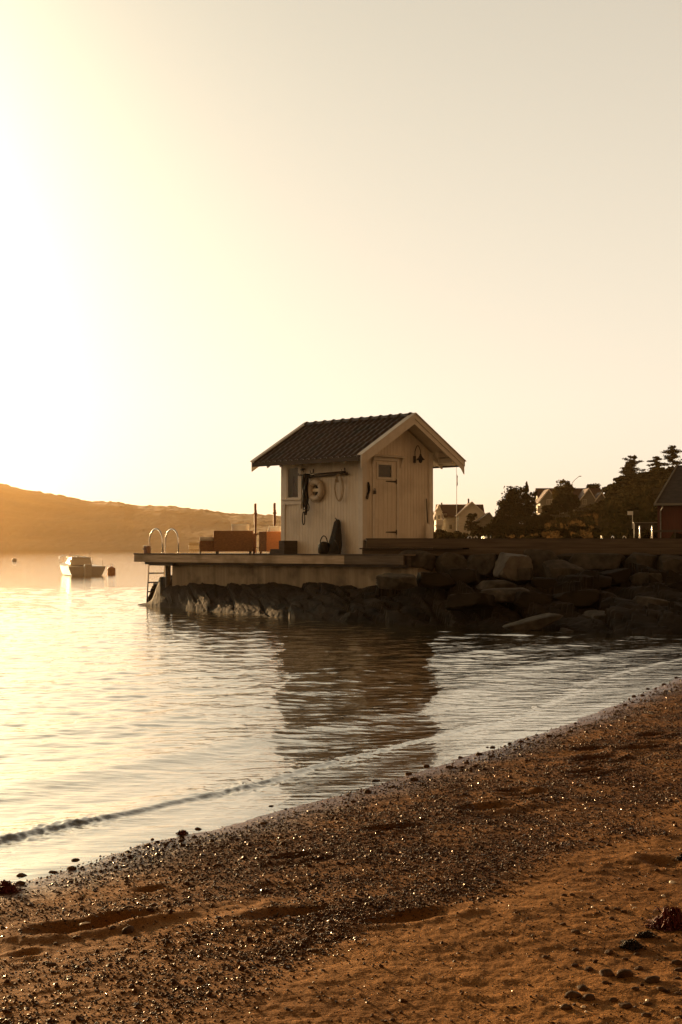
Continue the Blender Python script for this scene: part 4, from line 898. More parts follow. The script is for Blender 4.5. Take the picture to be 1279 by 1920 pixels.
# ================================================================== far hills across the fjord
rp = [(-2600, 800), (-1400, 842), (-700, 878), (-300, 885), (-100, 893), (0, 908), (40, 918), (70, 925), (130, 935), (165, 941), (200, 942), (232, 945), (250, 950), (300, 950), (330, 952), (380, 958), (430, 964), (480, 966), (530, 970), (600, 974), (700, 985), (800, 1000), (950, 1012), (1500, 1016)]
pxs = np.concatenate([np.arange(-2600, -40, 24), np.arange(-40, 640, 1.6), np.arange(640, 1500, 16)]); dp = np.concatenate([np.linspace(1085, 1500, 46), np.linspace(1520, 2100, 10)])
PX, DPp = np.meshgrid(pxs, dp, indexing='ij'); ry = np.interp(PX, [a for a, b in rp], [b for a, b in rp]); rz = HC+(HZ-ry)/F*1500
X = (PX-CX)/F*DPp; Y = DPp
pr = np.interp(DPp, [1085, 1100, 1160, 1300, 1420, 1500, 1700, 2100], [-.02, .015, .16, .55, .88, 1.0, .9, .3])
Z = rz*pr*(1+.10*fbm(X/160, Y/160, 3, 3)*(DPp < 1480)) + sstep(1085, 1110, DPp)*(1.3*np.abs(fbm(X/11, Y/11, 3, 5)) + .7*vnoise(X/4, Y/4, 6))*(.5+1.0*sstep(1400, 1490, DPp))
Z = np.where(DPp <= 1086, -3, Z)
tag(mesh_np('hills', np.stack([X, Y, Z], -1).reshape(-1, 3), gridfaces(*PX.shape), M['forest'], smooth=False), kind='structure')
for px, py, D_, lb in ((278, 991, 1330, 'tiny pale cottage high on the far hillside above the ladder'), (296, 994, 1320, 'tiny pale cottage on the far hillside between the ladder rails'), (364, 1026, 1105, 'tiny pale cottage at the far shore left of the brown sofa'), (398, 986, 1340, 'tiny pale cottage on the far hillside above the brown sofa')):
    p = at(px, py+3, D_); o = empty('cottage', p, R(10)); tag(o, lb, 'cottage', 'tiny cottages across the fjord')
    MB().box((-4, -3, -6), (4, 3, 2.6)).build('wall', M['housew'], o); MB().prism([(-4.4, -3.4, 2.6), (-4.4, 3.4, 2.6), (-4.4, 0, 4.8)], (8.8, 0, 0)).build('roof', M['darkroof'], o)

# ================================================================== land behind the deck on the right
cr = [(700, 1040), (770, 1026), (800, 1012), (815, 1006), (860, 1003), (930, 994), (1000, 985), (1030, 966), (1080, 957), (1110, 945), (1140, 926), (1180, 905), (1230, 890), (1280, 882), (1400, 862), (1800, 835)]
def land_z(px, d):
    zc = HC+(HZ-np.interp(px, [a for a, b in cr], [b for a, b in cr]))/F*380
    t_ = np.clip((d-75)/305, 0, 1.15); z = .9 + (zc-.9)*(t_**1.15)
    z = z*sstep(775, 815, px) - 2.5*(1-sstep(770, 800, px)); return z
pxs = np.arange(740, 1800, 5.0); dp = np.geomspace(43, 430, 90); PX, DPp = np.meshgrid(pxs, dp, indexing='ij')
X = (PX-CX)/F*DPp; Y = DPp; Z = land_z(PX, DPp)+.35*fbm(X/4, Y/4, 4, 8)*sstep(60, 120, DPp)*sstep(790, 830, PX)
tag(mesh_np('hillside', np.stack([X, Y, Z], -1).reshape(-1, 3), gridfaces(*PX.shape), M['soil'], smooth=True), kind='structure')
def landpt(px, d): return Vector(((px-CX)/F*d, d, float(land_z(np.array([px*1.0]), np.array([d*1.0]))[0])))
def leafquads(C, size, rg, flat=0.0):
    n = len(C); a = rg.normal(size=(n, 3)); a /= np.linalg.norm(a, axis=1)[:, None]; b = rg.normal(size=(n, 3)); b -= a*np.sum(a*b, 1)[:, None]; b /= np.linalg.norm(b, axis=1)[:, None]
    if flat: a[:, 2] *= 1-flat; b[:, 2] *= 1-flat
    s = (size*rg.uniform(.6, 1.4, n))[:, None]*.5
    V = np.stack([C-a*s-b*s*.6, C+a*s-b*s*.6, C+a*s*.7+b*s*.6, C-a*s*.7+b*s*.6], 1).reshape(-1, 3)
    return V, np.arange(4*n).reshape(-1, 4)
tcount = [0]
def tree(px, ytop, wpx, d, label, kind='leafy', mt='leaf', group=None, dens=1.0, name=None, ybot=None):
    tcount[0] += 1; rg = np.random.default_rng(400+tcount[0]); base = landpt(px, d); k = d/F; ztop = HC+(HZ-ytop)*k; h = ztop-base.z; wd = wpx*k
    nm = name or {'leafy': 'broadleaf_tree', 'pine': 'pine_tree', 'spruce': 'spruce_tree', 'bush': 'bush'}[kind]
    o = empty(nm, base, 0); tag(o, label, 'bush' if kind == 'bush' else 'tree', group)
    ls = max(.16, 3.1*k)*(.9 if kind == 'pine' else 1)
    tr = MB(); C = []
    if kind in ('leafy', 'bush'):
        z0 = h*(.16 if kind == 'leafy' else .0); cz = (h+z0)/2; rz_ = (h-z0)/2; rx = wd/2; nc = int(70*dens)
        tr.tube([(0, 0, -.5), (.03*h, 0, h*.3), (0, .02*h, h*.8)], [h*.03, h*.022, h*.006], 8)
        for i in range(nc):
            v = rg.normal(size=3); v /= np.linalg.norm(v); r_ = rg.uniform(.35, 1)**.45*(.86+.14*math.sin(7*v[0]+3*v[2]+tcount[0]))
            c = np.array([v[0]*rx*r_*.9, v[1]*rx*r_*.9, cz+v[2]*rz_*r_*.92]); n_ = int(60*dens**.5); sg = min(rx, rz_)*rg.uniform(.10, .2)
            C.append(c+np.clip(rg.normal(size=(n_, 3)), -1.7, 1.7)*sg*np.array([1, 1, .7]))
            if i % 6 == 0 and kind == 'leafy': tr.tube([(0, 0, h*.25), tuple(c*.6+np.array([0, 0, h*.15])), tuple(c)], [h*.014, h*.008, h*.003], 5)
    elif kind == 'pine':
        ln = rg.uniform(-.05, .05)*h; tr.tube([(0, 0, -.5), (ln*.5, 0, h*.5), (ln, 0, h*.97)], [h*.03, h*.02, h*.006], 8)
        nl = 7
        for i in range(nl):
            f = .36+.61*i/(nl-1); reach = wd/2*(1.0-.5*max(0, (f-.75)/.25)**2)*(rg.uniform(.5, 1.15)); nb_ = 4
            for b_ in range(nb_):
                a_ = rg.uniform(0, 6.28); reach2 = reach*rg.uniform(.45, 1.15); e = np.array([math.cos(a_)*reach2, math.sin(a_)*reach2, h*f+rg.uniform(-.05, .07)*h]); tr.tube([(ln*f, 0, h*(f-.04)), tuple(e)], [h*.007, h*.002], 4)
                for q in (.35, .6, .8, 1.0):
                    c = np.array([ln*f, 0, h*f])*(1-q)+e*q; C.append(c+rg.normal(size=(34, 3))*np.array([reach*.15, reach*.15, h*.022]))
    else:
        tr.tube([(0, 0, -.5), (0, 0, h*.98)], [h*.02, h*.003], 6)
        for i in range(16):
            f = .12+.86*i/15; reach = wd/2*(1-f)**.8+.05
            for b_ in range(7):
                a_ = rg.uniform(0, 6.28); e = np.array([math.cos(a_)*reach, math.sin(a_)*reach, h*f-.04*h])
                for q in (.3, .65, 1.0): C.append(np.array([0, 0, h*f])*(1-q)+e*q+rg.normal(size=(10, 3))*np.array([reach*.1, reach*.1, h*.012]))
    C = np.concatenate(C); V, Fq = leafquads(C, ls, rg, .5 if kind == 'pine' else 0)
    mesh_np('crown', V, Fq, M['pine'] if kind in ('pine', 'spruce') else M[mt], o)
    if kind != 'bush': tr.build('trunk', M['bark'], o)
    return o
tree(966, 909, 66, 235, 'big dark rounded tree alone right of the white house', dens=1.6)
tree(950, 938, 44, 228, 'lower left lobe tree leaning out of the big dark rounded tree')
tree(988, 903, 24, 238, 'slim dark spruce tip rising out of the big rounded tree', 'spruce')
tree(1000, 926, 26, 240, 'sparse pine with one branch reaching right beside the big rounded tree', 'pine')
tree(938, 968, 40, 222, 'low dark juniper at the foot of the big rounded tree', 'bush')
tree(885, 965, 34, 250, 'flat topped little pine in front of the white house', 'pine')
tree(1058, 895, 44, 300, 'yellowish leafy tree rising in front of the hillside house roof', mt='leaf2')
tree(1062, 925, 60, 285, 'dense tree covering the middle of the hillside house', dens=1.3)
tree(1030, 945, 34, 280, 'small tree under the left gable of the hillside house', 'bush')
tree(1114, 905, 34, 365, 'round dark tree behind the right gable of the hillside house')
tree(1140, 912, 26, 370, 'small round tree at the left foot of the wooded hill')
tree(1187, 857, 44, 372, 'tall flat topped pine, leftmost on the wooded hill', 'pine', dens=1.2)
tree(1178, 868, 30, 374, 'shorter pine hugging the left side of the leftmost hill pine', 'pine')
tree(1232, 858, 30, 376, 'thin slanting pine, second on the wooded hill', 'pine')
tree(1262, 838, 48, 368, 'largest spreading pine on the hill top above the dark roof', 'pine', dens=1.2)
tree(1300, 845, 40, 372, 'pine at the right end of the hill top', 'pine')
hill_trees = [(1152, 905, 34, 350), (1168, 892, 40, 340), (1190, 888, 44, 345), (1212, 884, 44, 350), (1240, 876, 44, 352), (1268, 874, 46, 350), (1290, 876, 44, 340), (1160, 925, 44, 300), (1185, 912, 46, 290), (1210, 905, 50, 295), (1236, 902, 48, 300), (1140, 940, 40, 280), (1165, 948, 46, 240), (1195, 935, 50, 235), (1222, 930, 50, 230), (1120, 958, 40, 230), (1150, 968, 48, 190), (1205, 955, 56, 180), (1225, 962, 50, 160), (1100, 968, 50, 200), (1060, 970, 46, 210), (1310, 890, 50, 300), (1228, 884, 46, 362), (1250, 892, 50, 330), (1200, 898, 46, 325), (1238, 918, 50, 270), (1180, 930, 44, 265), (1262, 905, 50, 280)]
OW = ['first', 'second', 'third', 'fourth', 'fifth', 'sixth', 'seventh', 'eighth', 'ninth', 'tenth', 'eleventh', 'twelfth', 'thirteenth', 'fourteenth', 'fifteenth', 'sixteenth', 'seventeenth', 'eighteenth', 'nineteenth', 'twentieth'] + [a+'-'+b for a in ('twenty', 'thirty', 'forty') for b in ('first', 'second', 'third', 'fourth', 'fifth', 'sixth', 'seventh', 'eighth', 'ninth', 'tenth')]
def ordinal(v, vs_): k = sorted(vs_).index(v); return OW[k] if k < 20 else OW[k]
row_of = lambda yt: 'crest row' if yt < 895 else 'middle row' if yt < 932 else 'lowest row'
for i, (px, yt, wp, d) in enumerate(hill_trees):
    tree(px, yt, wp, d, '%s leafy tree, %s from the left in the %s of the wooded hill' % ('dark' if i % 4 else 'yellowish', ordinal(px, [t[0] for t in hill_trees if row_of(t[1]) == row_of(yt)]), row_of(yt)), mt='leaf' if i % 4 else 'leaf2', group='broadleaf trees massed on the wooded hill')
bushes = [(826, 992, 34, 200), (850, 996, 40, 190), (905, 985, 44, 190), (925, 978, 46, 180), (960, 985, 60, 160), (1000, 985, 60, 150), (1045, 988, 50, 140), (1085, 985, 60, 130), (1125, 990, 50, 120), (1165, 988, 50, 118), (1218, 992, 34, 90), (1004, 965, 44, 220), (1020, 962, 34, 240), (975, 968, 50, 215), (840, 1003, 40, 130), (890, 1001, 50, 120), (940, 1002, 60, 110), (1010, 1004, 60, 105), (1070, 1003, 60, 100), (1130, 1004, 60, 95)]
for i, (px, yt, wp, d) in enumerate(bushes):
    tree(px, yt, wp, d, 'dark low bush, %s from the left in the %s row behind the raised deck' % (ordinal(px, [t[0] for t in bushes if (t[3] < 135) == (d < 135)]), 'near' if d < 135 else 'far'), 'bush', mt='shrub', group='bushes massed behind the raised deck')
rg = np.random.default_rng(12); n = 26000
pxr = rg.uniform(800, 1330, n); dr = rg.uniform(70, 375, n)**1.0; cl = fbm((pxr)/22, dr/22, 3, 77); ok = cl > -.1; pxr, dr = pxr[ok], dr[ok]
C = np.stack([(pxr-CX)/F*dr, dr, land_z(pxr, dr)+rg.uniform(-.1, .9, len(dr))*(.4+cl[ok]*1.5)], -1)
V, Fq = leafquads(C, .55, rg); tag(mesh_np('undergrowth', V, Fq, M['shrub']), 'tangled dark undergrowth covering the slope behind the deck', 'undergrowth', kind='stuff')
n = 9000; pxr = rg.uniform(940, 1120, n); dr = rg.uniform(90, 230, n); cl = fbm(pxr/9+dr/40, dr/60, 3, 79); ok = cl > .12; pxr, dr = pxr[ok], dr[ok]
C = np.stack([(pxr-CX)/F*dr, dr, land_z(pxr, dr)+rg.uniform(0, .8, len(dr))], -1); V, Fq = leafquads(C, .4, rg); tag(mesh_np('dry_grass', V, Fq, M['drygrass']), 'tufts of dry brown grass on the slope under the hillside house', 'grass', kind='stuff')

# ------------------------------------------------------------------ houses
def wx(px, d): return (px-CX)/F*d
def wz(py, d): return HC+(HZ-py)*d/F
def gable_block(root, px0, px1, ybase, yeave, yapex, d, deep, wallm, roofm, apex_px=None, trim=True, hole=None):
    """a gable end facing the camera, its roof running back"""
    O = root.location; x0, x1 = wx(px0, d)-O.x, wx(px1, d)-O.x; xm = (x0+x1)/2 if apex_px is None else wx(apex_px, d)-O.x
    zb, ze, za = wz(ybase, d)-O.z, wz(yeave, d)-O.z, wz(yapex, d)-O.z; y0 = d-O.y
    MB().prism([(x0, y0, zb), (x1, y0, zb), (x1, y0, ze), (xm, y0, za-.1), (x0, y0, ze)], (0, deep, 0)).build('wall', wallm, root)
    m_ = MB(); ov = .45
    for (a, za_, b, zb_) in ((x0-.5, ze-(za-ze)*.5/(xm-x0), xm, za), (xm, za, x1+.5, ze-(za-ze)*.5/(x1-xm))):
        m_.prism([(a, y0-ov, za_), (b, y0-ov, zb_), (b, y0-ov, zb_+.18), (a, y0-ov, za_+.18)], (0, deep+2*ov, 0))
    rf = m_.build('roof', roofm, root)
    if trim:
        m_ = MB()
        for (a, za_, b, zb_) in ((x0-.52, ze-(za-ze)*.52/(xm-x0), xm, za), (xm, za, x1+.52, ze-(za-ze)*.52/(x1-xm))):
            m_.prism([(a, y0-ov-.06, za_-.18), (b, y0-ov-.06, zb_-.18), (b, y0-ov-.06, zb_+.20), (a, y0-ov-.06, za_+.20)], (0, .055, 0))
        m_.build('bargeboard', M['housew'], rf)
    return y0
def ridge_block(root, px0, px1, ybase, yeave, yridge, d, deep, wallm, roofm):
    O = root.location; x0, x1 = wx(px0, d)-O.x, wx(px1, d)-O.x; zb, ze, za = wz(ybase, d)-O.z, wz(yeave, d)-O.z, wz(yridge, d)-O.z; y0 = d-O.y
    MB().prism([(x0, y0, zb), (x0, y0, ze), (x0, y0+deep/2, za-.1), (x0, y0+deep, ze), (x0, y0+deep, zb)], (x1-x0, 0, 0)).build('wall', wallm, root)
    MB().prism([(x0-.4, y0-.4, ze-.1), (x0-.4, y0+deep/2, za), (x0-.4, y0+deep+.4, ze-.1), (x0-.4, y0+deep+.4, ze+.1), (x0-.4, y0+deep/2, za+.2), (x0-.4, y0-.4, ze+.1)], (x1-x0+.8, 0, 0)).build('roof', roofm, root)
def hwin(root, px0, px1, py0, py1, d):
    O = root.location; x0, x1, z0, z1, y0 = wx(px0, d)-O.x, wx(px1, d)-O.x, wz(py1, d)-O.z, wz(py0, d)-O.z, d-O.y
    m_ = MB(); t_ = .1
    for (a, b, c, e) in ((x0-t_, x0, z0-t_, z1+t_), (x1, x1+t_, z0-t_, z1+t_), (x0, x1, z0-t_, z0), (x0, x1, z1, z1+t_), ((x0+x1)/2-.04, (x0+x1)/2+.04, z0, z1)): m_.box((a, y0-.09, c), (b, y0-.002, e))
    f_ = m_.build('window', M['housew'], root); MB().box((x0, y0-.03, z0), (x1, y0-.003, z1)).build('pane', M['dglass'], f_)
def chim(root, px0, px1, ytop, ybot, d):
    O = root.location; MB().box((wx(px0, d)-O.x, d-O.y-.3, wz(ybot, d)-O.z), (wx(px1, d)-O.x, d-O.y+.4, wz(ytop, d)-O.z)).build('chimney', M['darkroof'], root)
h1 = empty('white_house', (wx(865, 305), 300, wz(1004, 300)), 0); tag(h1, 'white wooden house with dark red roof and carved gables behind the flagpole', 'house')
ridge_block(h1, 823, 906, 1006, 969, 946.5, 306, 7.5, M['housew'], M['redroof'])
gable_block(h1, 860, 909, 1006, 964, 942, 300, 9, M['housew'], M['redroof'], apex_px=885)
gable_block(h1, 817.5, 828.5, 1006, 962, 947, 300, 5, M['housew'], M['redroof'])
for a in ((889, 891.6, 963, 972), (892.4, 895, 963, 972), (870, 874, 985, 994)): hwin(h1, *a, 300)
for a in ((833, 837, 964, 972), (843, 847, 984, 992)): hwin(h1, *a, 306)
hwin(h1, 821, 825.5, 966, 973, 300); chim(h1, 827, 829.5, 942.5, 948, 307); chim(h1, 877.2, 880, 935, 948, 306)
O = h1.location; m = MB(); m.box((wx(815, 298)-O.x, 298-O.y, wz(986, 298)-O.z), (wx(831, 298)-O.x, 300-O.y-.01, wz(984.5, 298)-O.z)); m.build('balcony_floor', M['housew'], h1)
m = MB(); m.box((wx(818, 298)-O.x, 298-O.y, wz(984.4, 298)-O.z), (wx(831, 298)-O.x, 298.1-O.y, wz(975, 298)-O.z)); m.build('balcony_parapet', M['housew'], h1)
for px in (818.5, 830.5): MB().box((wx(px-.5, 298)-O.x, 298.11-O.y, wz(1004, 298)-O.z), (wx(px+.5, 298)-O.x, 298.3-O.y, wz(962, 298)-O.z)).build('balcony_post', M['housew'], h1)
m = MB(); m.prism([(wx(823, 298)-O.x-.9, 298.9-O.y, wz(959, 298)-O.z), (wx(823, 298)-O.x+.9, 298.9-O.y, wz(959, 298)-O.z), (wx(823, 298)-O.x, 298.9-O.y, wz(951, 298)-O.z)], (0, .06, 0)); m.build('gable_ornament', M['housew'], h1)
hb = empty('grey_house', (wx(806, 330), 330, wz(1004, 330)), 0); tag(hb, 'part of a pale house peeping out between hut and white house', 'house')
gable_block(hb, 796, 818, 1006, 968, 954, 328, 8, M['houseg'], M['darkroof'])
hwin(hb, 811.5, 813.5, 968, 976, 328)
sh = empty('annex', (wx(905, 292), 294, wz(1006, 292)), 0); sh.name = 'garden_shed'; tag(sh, 'low pale shed roof below the right gable of the white house', 'shed')
gable_block(sh, 886, 934, 1006, 985, 962, 292, 5, M['houseg'], M['darkroof'], apex_px=918, trim=False)
h2 = empty('hillside_house', (wx(1070, 335), 335, wz(966, 335)), 0); tag(h2, 'grey white house with two gables high on the slope behind trees', 'house')
ridge_block(h2, 1012, 1128, 975, 938, 915.5, 340, 8, M['houseg'], M['redroof'])
gable_block(h2, 1013, 1043, 975, 938, 918, 334, 8, M['houseg'], M['redroof'], apex_px=1029); gable_block(h2, 1088, 1117, 975, 937, 916.5, 334, 8, M['houseg'], M['redroof'], apex_px=1104)
gable_block(h2, 1119, 1135, 975, 935, 924, 333, 5, M['houseg'], M['redroof'], apex_px=1128)
for a in ((1026, 1029, 937, 946), (1030.5, 1033.5, 937, 946), (1035, 1038, 937, 946), (1093, 1096, 937, 945), (1097, 1099.5, 937, 945)): hwin(h2, *a, 334)
O = h2.location; MB().box((wx(1008, 331)-O.x, 331-O.y, wz(962, 331)-O.z), (wx(1018, 331)-O.x, 333.5-O.y, wz(948, 331)-O.z)).build('porch', M['housew'], h2)
rw = empty('retaining_wall', (wx(1035, 262), 262, wz(972, 262)), 0); tag(rw, 'grey stone retaining wall on the slope below the hillside house', 'wall')
m = MB(); rr_ = random.Random(3)
for j in range(4):
    x = -3.2
    while x < 3.2:
        w_ = rr_.uniform(.35, .8); m.box((x+.02, rr_.uniform(0, .08), -1.3+j*.5), (x+w_, .6, -.82+j*.5)); x += w_+.01
m.build('wall_face', M['boulder'], rw)
rw2 = empty('terrace_wall', (wx(1100, 300), 300, wz(958, 300)), 0); tag(rw2, 'long grey terrace wall below the right gable of the hillside house', 'wall')
m = MB()
for j in range(5):
    x = -2.6
    while x < 6.2:
        w_ = rr_.uniform(.5, 1.1); m.box((x+.02, rr_.uniform(0, .08), -2.3+j*.6), (x+w_, .6, -1.72+j*.6)); x += w_+.01
m.build('wall_face', M['boulder'], rw2)
# red boathouse on the right
rb = empty('red_boathouse', (wx(1233, 88), 88, .6), R(-20)); tag(rb, 'red board walled boathouse with dark roof and white gutter at the right edge', 'boathouse'); O = rb.location
zg, ze, zr = -.6, wz(946, 88)-.6, wz(873, 93)-.6; X0, X1 = 0.0, 11.0; m = MB()
x = X0
while x < X1: m.box((x, .0, zg), (x+.19, .06, ze)); x += .20
m.box((X0+.01, .025, zg), (X1-.02, 9.8, ze-.05)); m.build('wall', M['redwall'], rb)
Xe, Xr = -.12, .62
m = MB(); m.add([(Xe, -.3, ze), (X1+.3, -.3, ze), (X1-.8, 5, zr), (Xr, 5, zr), (Xe, 10.1, ze), (X1+.3, 10.1, ze), (Xe, -.3, ze-.08), (X1+.3, -.3, ze-.08), (Xe, 10.1, ze-.08), (X1+.3, 10.1, ze-.08)], [(0, 1, 2, 3), (4, 3, 2, 5), (0, 3, 4), (1, 5, 2), (0, 6, 7, 1), (4, 5, 9, 8), (6, 0, 4, 8), (1, 7, 9, 5), (6, 8, 9, 7)]); rf = m.build('roof', M['darkroof'], rb)
MB().tube([(Xe, -.3, ze+.03), (Xr, 5, zr+.03)], .06, 6).build('hip_capping', M['houseg'], rf); MB().box((Xe-.05, -.42, ze-.07), (X1+.3, -.305, ze+.06)).build('gutter', M['houseg'], rb)
MB().tube([(.36, -.34, ze-.07), (.36, -.34, ze-.22), (.20, -.06, ze-.42), (.20, -.06, zg+.2)], .045, 8).build('downpipe', M['houseg'], rb)
MB().box((X0-.25, -1.6, wz(998, 87)-.6), (X1, -1.54, wz(994, 87)-.6)).build('deck_rail', M['darkwood'], rb)
for xq in np.arange(X0-.2, X1, 1.4): MB().box((xq, -1.53, zg), (xq+.07, -1.46, wz(993, 87)-.6)).build('rail_post', M['darkwood'], rb)
gw = empty('garden_wall', (wx(1210, 112), 112, wz(986, 112)), 0); tag(gw, 'low pale plastered wall between the wooded hill and the red boathouse', 'wall')
MB().box((-.85, 0, -1.0), (.9, .3, .22)).build('wall_face', M['boulder'], gw, bevel=.02); MB().box((-.92, -.06, .222), (.95, .36, .29)).build('coping', M['houseg'], gw, bevel=.01)
sb = empty('white_board', (wx(1182, 128), 128, wz(975, 128)), R(-35)); tag(sb, 'small bright white board on a post at the foot of the wooded hill', 'sign')
MB().box((-.26, -.02, .45), (.26, .02, .78)).build('board', M['housew'], sb); MB().box((.18, -.02, -1.6), (.24, .02, .449)).build('post', M['housew'], sb); sb.name = 'sign_board'
fp = empty('flagpole', (wx(856.5, 262), 262, wz(1004, 262)), 0); tag(fp, 'tall thin white flagpole with a limp pennant in front of the white house', 'flagpole'); zt = wz(876, 262)-fp.location.z
MB().tube([(0, 0, -2), (0, 0, zt)], [.075, .035], 8).build('pole', M['housew'], fp); MB().lathe([(.02, zt), (.07, zt+.04), (.07, zt+.12), (.01, zt+.17)], 10).build('finial', M['housew'], fp)
m = MB(); zf = wz(889, 262)-fp.location.z; m.prism([(.04, 0, zf), (.20, .02, zf-.35), (.16, .0, zf-1.1), (.22, .03, zf-1.9), (.05, 0, zf-2.3), (.06, 0, zf-1.2)], (0, .03, 0)); m.build('pennant', M['flag'], fp)
sl = empty('street_lamp', landpt(1073, 320), 0); tag(sl, 'thin street lamp with curved arm rising behind the yellowish tree', 'street lamp'); O = sl.location
zt = wz(906, 320)-O.z; MB().tube([(0, 0, -.3), (0, 0, zt), (wx(1079, 320)-O.x, 0, wz(899, 320)-O.z), (wx(1086, 320)-O.x, 0, wz(893.5, 320)-O.z)], [.09, .07, .05, .05], 8).build('pole', M['iron'], sl)
MB().box((wx(1085.5, 320)-O.x, -.12, wz(893.6, 320)-O.z), (wx(1090.5, 320)-O.x, .12, wz(892.2, 320)-O.z)).build('lamp_head', M['iron'], sl, bevel=.02)

# ================================================================== gravel, stones and weed on the beach
def ico(sub):
    bm = bmesh.new(); bmesh.ops.create_icosphere(bm, subdivisions=sub, radius=1.0); V = np.array([v.co[:] for v in bm.verts]); Fc = np.array([[v.index for v in f.verts] for f in bm.faces]); bm.free(); return V, Fc
I1, F1 = ico(1); I2, F2 = ico(2)
def scatter(name, N_, ymin, ymax, smin, smax, seed, base, faces, label, flat=(.35, .8)):
    rg = np.random.default_rng(seed); y = np.exp(rg.uniform(np.log(ymin), np.log(ymax), N_*9)) if ymax/ymin > 2 else rg.uniform(ymin, ymax, N_*9)
    x = rg.uniform(0, 1, N_*9)*(.64*y+2.6)-(.30*y+.8); keepw = (y/ymax)**0.25; d, _ = shore_dist(x, y); ok = (d > .02); x, y, keepw = x[ok], y[ok], keepw[ok]
    z = beach_z(x, y); ok = rg.random(len(x)) < dens_mask(x, y, z); x, y, z = x[ok][:N_], y[ok][:N_], z[ok][:N_]; n = len(x)
    s = smin*(smax/smin)**(rg.random(n)**2.2)*(1+.05*np.maximum(0, y-7)); sx, sy, sz = s*rg.uniform(.7, 1.15, n), s*rg.uniform(.6, 1, n), s*rg.uniform(*flat, n); th = rg.uniform(0, 6.28, n)
    J = base[None]*(1+rg.uniform(-.22, .22, (n, len(base), 1))); P = J*np.stack([sx, sy, sz], -1)[:, None]
    c_, s__ = np.cos(th)[:, None], np.sin(th)[:, None]; tl = rg.normal(0, .25, n)[:, None]
    Xp = P[..., 0]*c_-P[..., 1]*s__; Yp = P[..., 0]*s__+P[..., 1]*c_; Zp = P[..., 2]+Xp*tl
    V = np.stack([Xp+x[:, None], Yp+y[:, None], Zp+z[:, None]+(sz*.35)[:, None]], -1).reshape(-1, 3); Fa = (faces[None]+(np.arange(n)*len(base))[:, None, None]).reshape(-1, 3)
    print(name, n); return tag(mesh_np(name, V, Fa, M['pebble']), label, 'gravel', kind='stuff')
scatter('gravel', 175000, 3.4, 19, .0024, .0078, 1, I1, F1, 'dark wet gravel covering the upper band of the beach')
scatter('pebbles', 4600, 3.4, 18, .007, .016, 2, I2, F2, 'coarser pebbles scattered through the gravel band')
#@@STONES
zoom5 = [(1200,440,38,'w'),(1120,552,25,'w'),(597,592,20,'w'),(600,622,20,'d'),(510,648,18,'w'),(630,660,38,'d'),(720,668,48,'d'),(780,688,45,'d'),(675,748,42,'d'),(255,798,40,'d'),(370,862,62,'d'),(655,1040,66,'d'),(365,1018,55,'d'),(790,1095,42,'d'),(890,1055,40,'d'),(105,1080,50,'d'),(360,1152,52,'d'),(480,1185,62,'d'),
    (630,1228,110,'d'),(780,1238,130,'d'),(905,1180,66,'b'),(1030,1285,110,'d'),(620,1300,48,'d'),(425,1352,90,'d'),(350,1412,110,'d'),(480,1432,90,'d'),(280,1512,80,'d'),(455,1550,22,'w'),(430,1515,28,'w'),(790,1500,84,'d'),(880,1355,55,'d'),(1100,1360,70,'d'),(980,1450,25,'w'),(985,1485,60,'d'),(1240,1382,48,'d'),(1110,1545,40,'b'),(970,1582,70,'d'),(690,1445,55,'d'),(1235,1130,72,'d'),(1250,1192,64,'d'),(1140,1088,30,'b'),(1240,1262,45,'d'),(1065,330,38,'d'),(405,340,30,'d'),(800,1195,26,'w'),(830,1210,25,'w'),(490,865,18,'w'),(1010,495,40,'d'),(265,550,36,'d'),(335,545,38,'d'),(495,567,34,'d'),(605,335,24,'d')]
S_ = [(1000+a*.2181, 1560+b*.2181, c*.2181, k) for a, b, c, k in zoom5]
z3 = [(82,328,42,'d'),(78,357,40,'d'),(200,313,30,'d'),(283,270,32,'d'),(270,300,36,'d'),(745,152,28,'b'),(1018,68,26,'b'),(988,130,24,'b'),(575,437,32,'d'),(632,438,24,'d'),(480,485,48,'d'),(480,532,60,'d'),(425,517,20,'d'),(287,560,28,'d'),(1153,30,22,'d'),(210,272,20,'d'),(700,425,30,'d'),(555,212,28,'d'),(420,520,22,'d'),(730,180,20,'b'),(1165,745,22,'b'),(190,660,40,'d'),(1180,605,30,'d')]
S_ += [(a*.5, 1480+b*.5, c*.5, k) for a, b, c, k in z3]
z2 = [(673,543,22,'b'),(548,565,16,'d'),(568,565,22,'d'),(517,590,28,'d'),(448,602,18,'d'),(405,640,28,'d'),(320,635,24,'d'),(250,665,28,'d'),(272,687,34,'d'),(130,692,32,'d'),(195,712,22,'d'),(98,732,34,'d'),(45,768,22,'d'),(470,622,20,'d'),(780,522,28,'d'),(820,520,18,'d'),(1098,373,16,'d'),(1065,405,16,'d'),(1150,345,16,'d'),(1210,328,15,'d'),(1257,303,18,'d'),(650,573,16,'d'),(700,552,20,'d'),(740,545,15,'d'),(230,632,18,'d'),(860,505,18,'d'),(930,480,16,'d'),(560,600,16,'d'),(180,715,14,'d')]
S_ += [(640+a*.5, 1120+b*.5, c*.5, k) for a, b, c, k in z2]
Istn = [ico(3)[0], ico(3)[1]]
def where_(px, py, short=False):
    return 'on the lower right sand' if px > 1000 and py > 1560 else 'along the wet gravel edge' if py < 1480 or (px < 700 and py < 1600) else 'on the sandy tongue at left' if px < 560 else 'amid the gravel'
lab = {'d': 'dark half buried stone lying %s', 'b': 'brown rounded stone lying %s', 'w': 'small bright white pebble lying %s'}
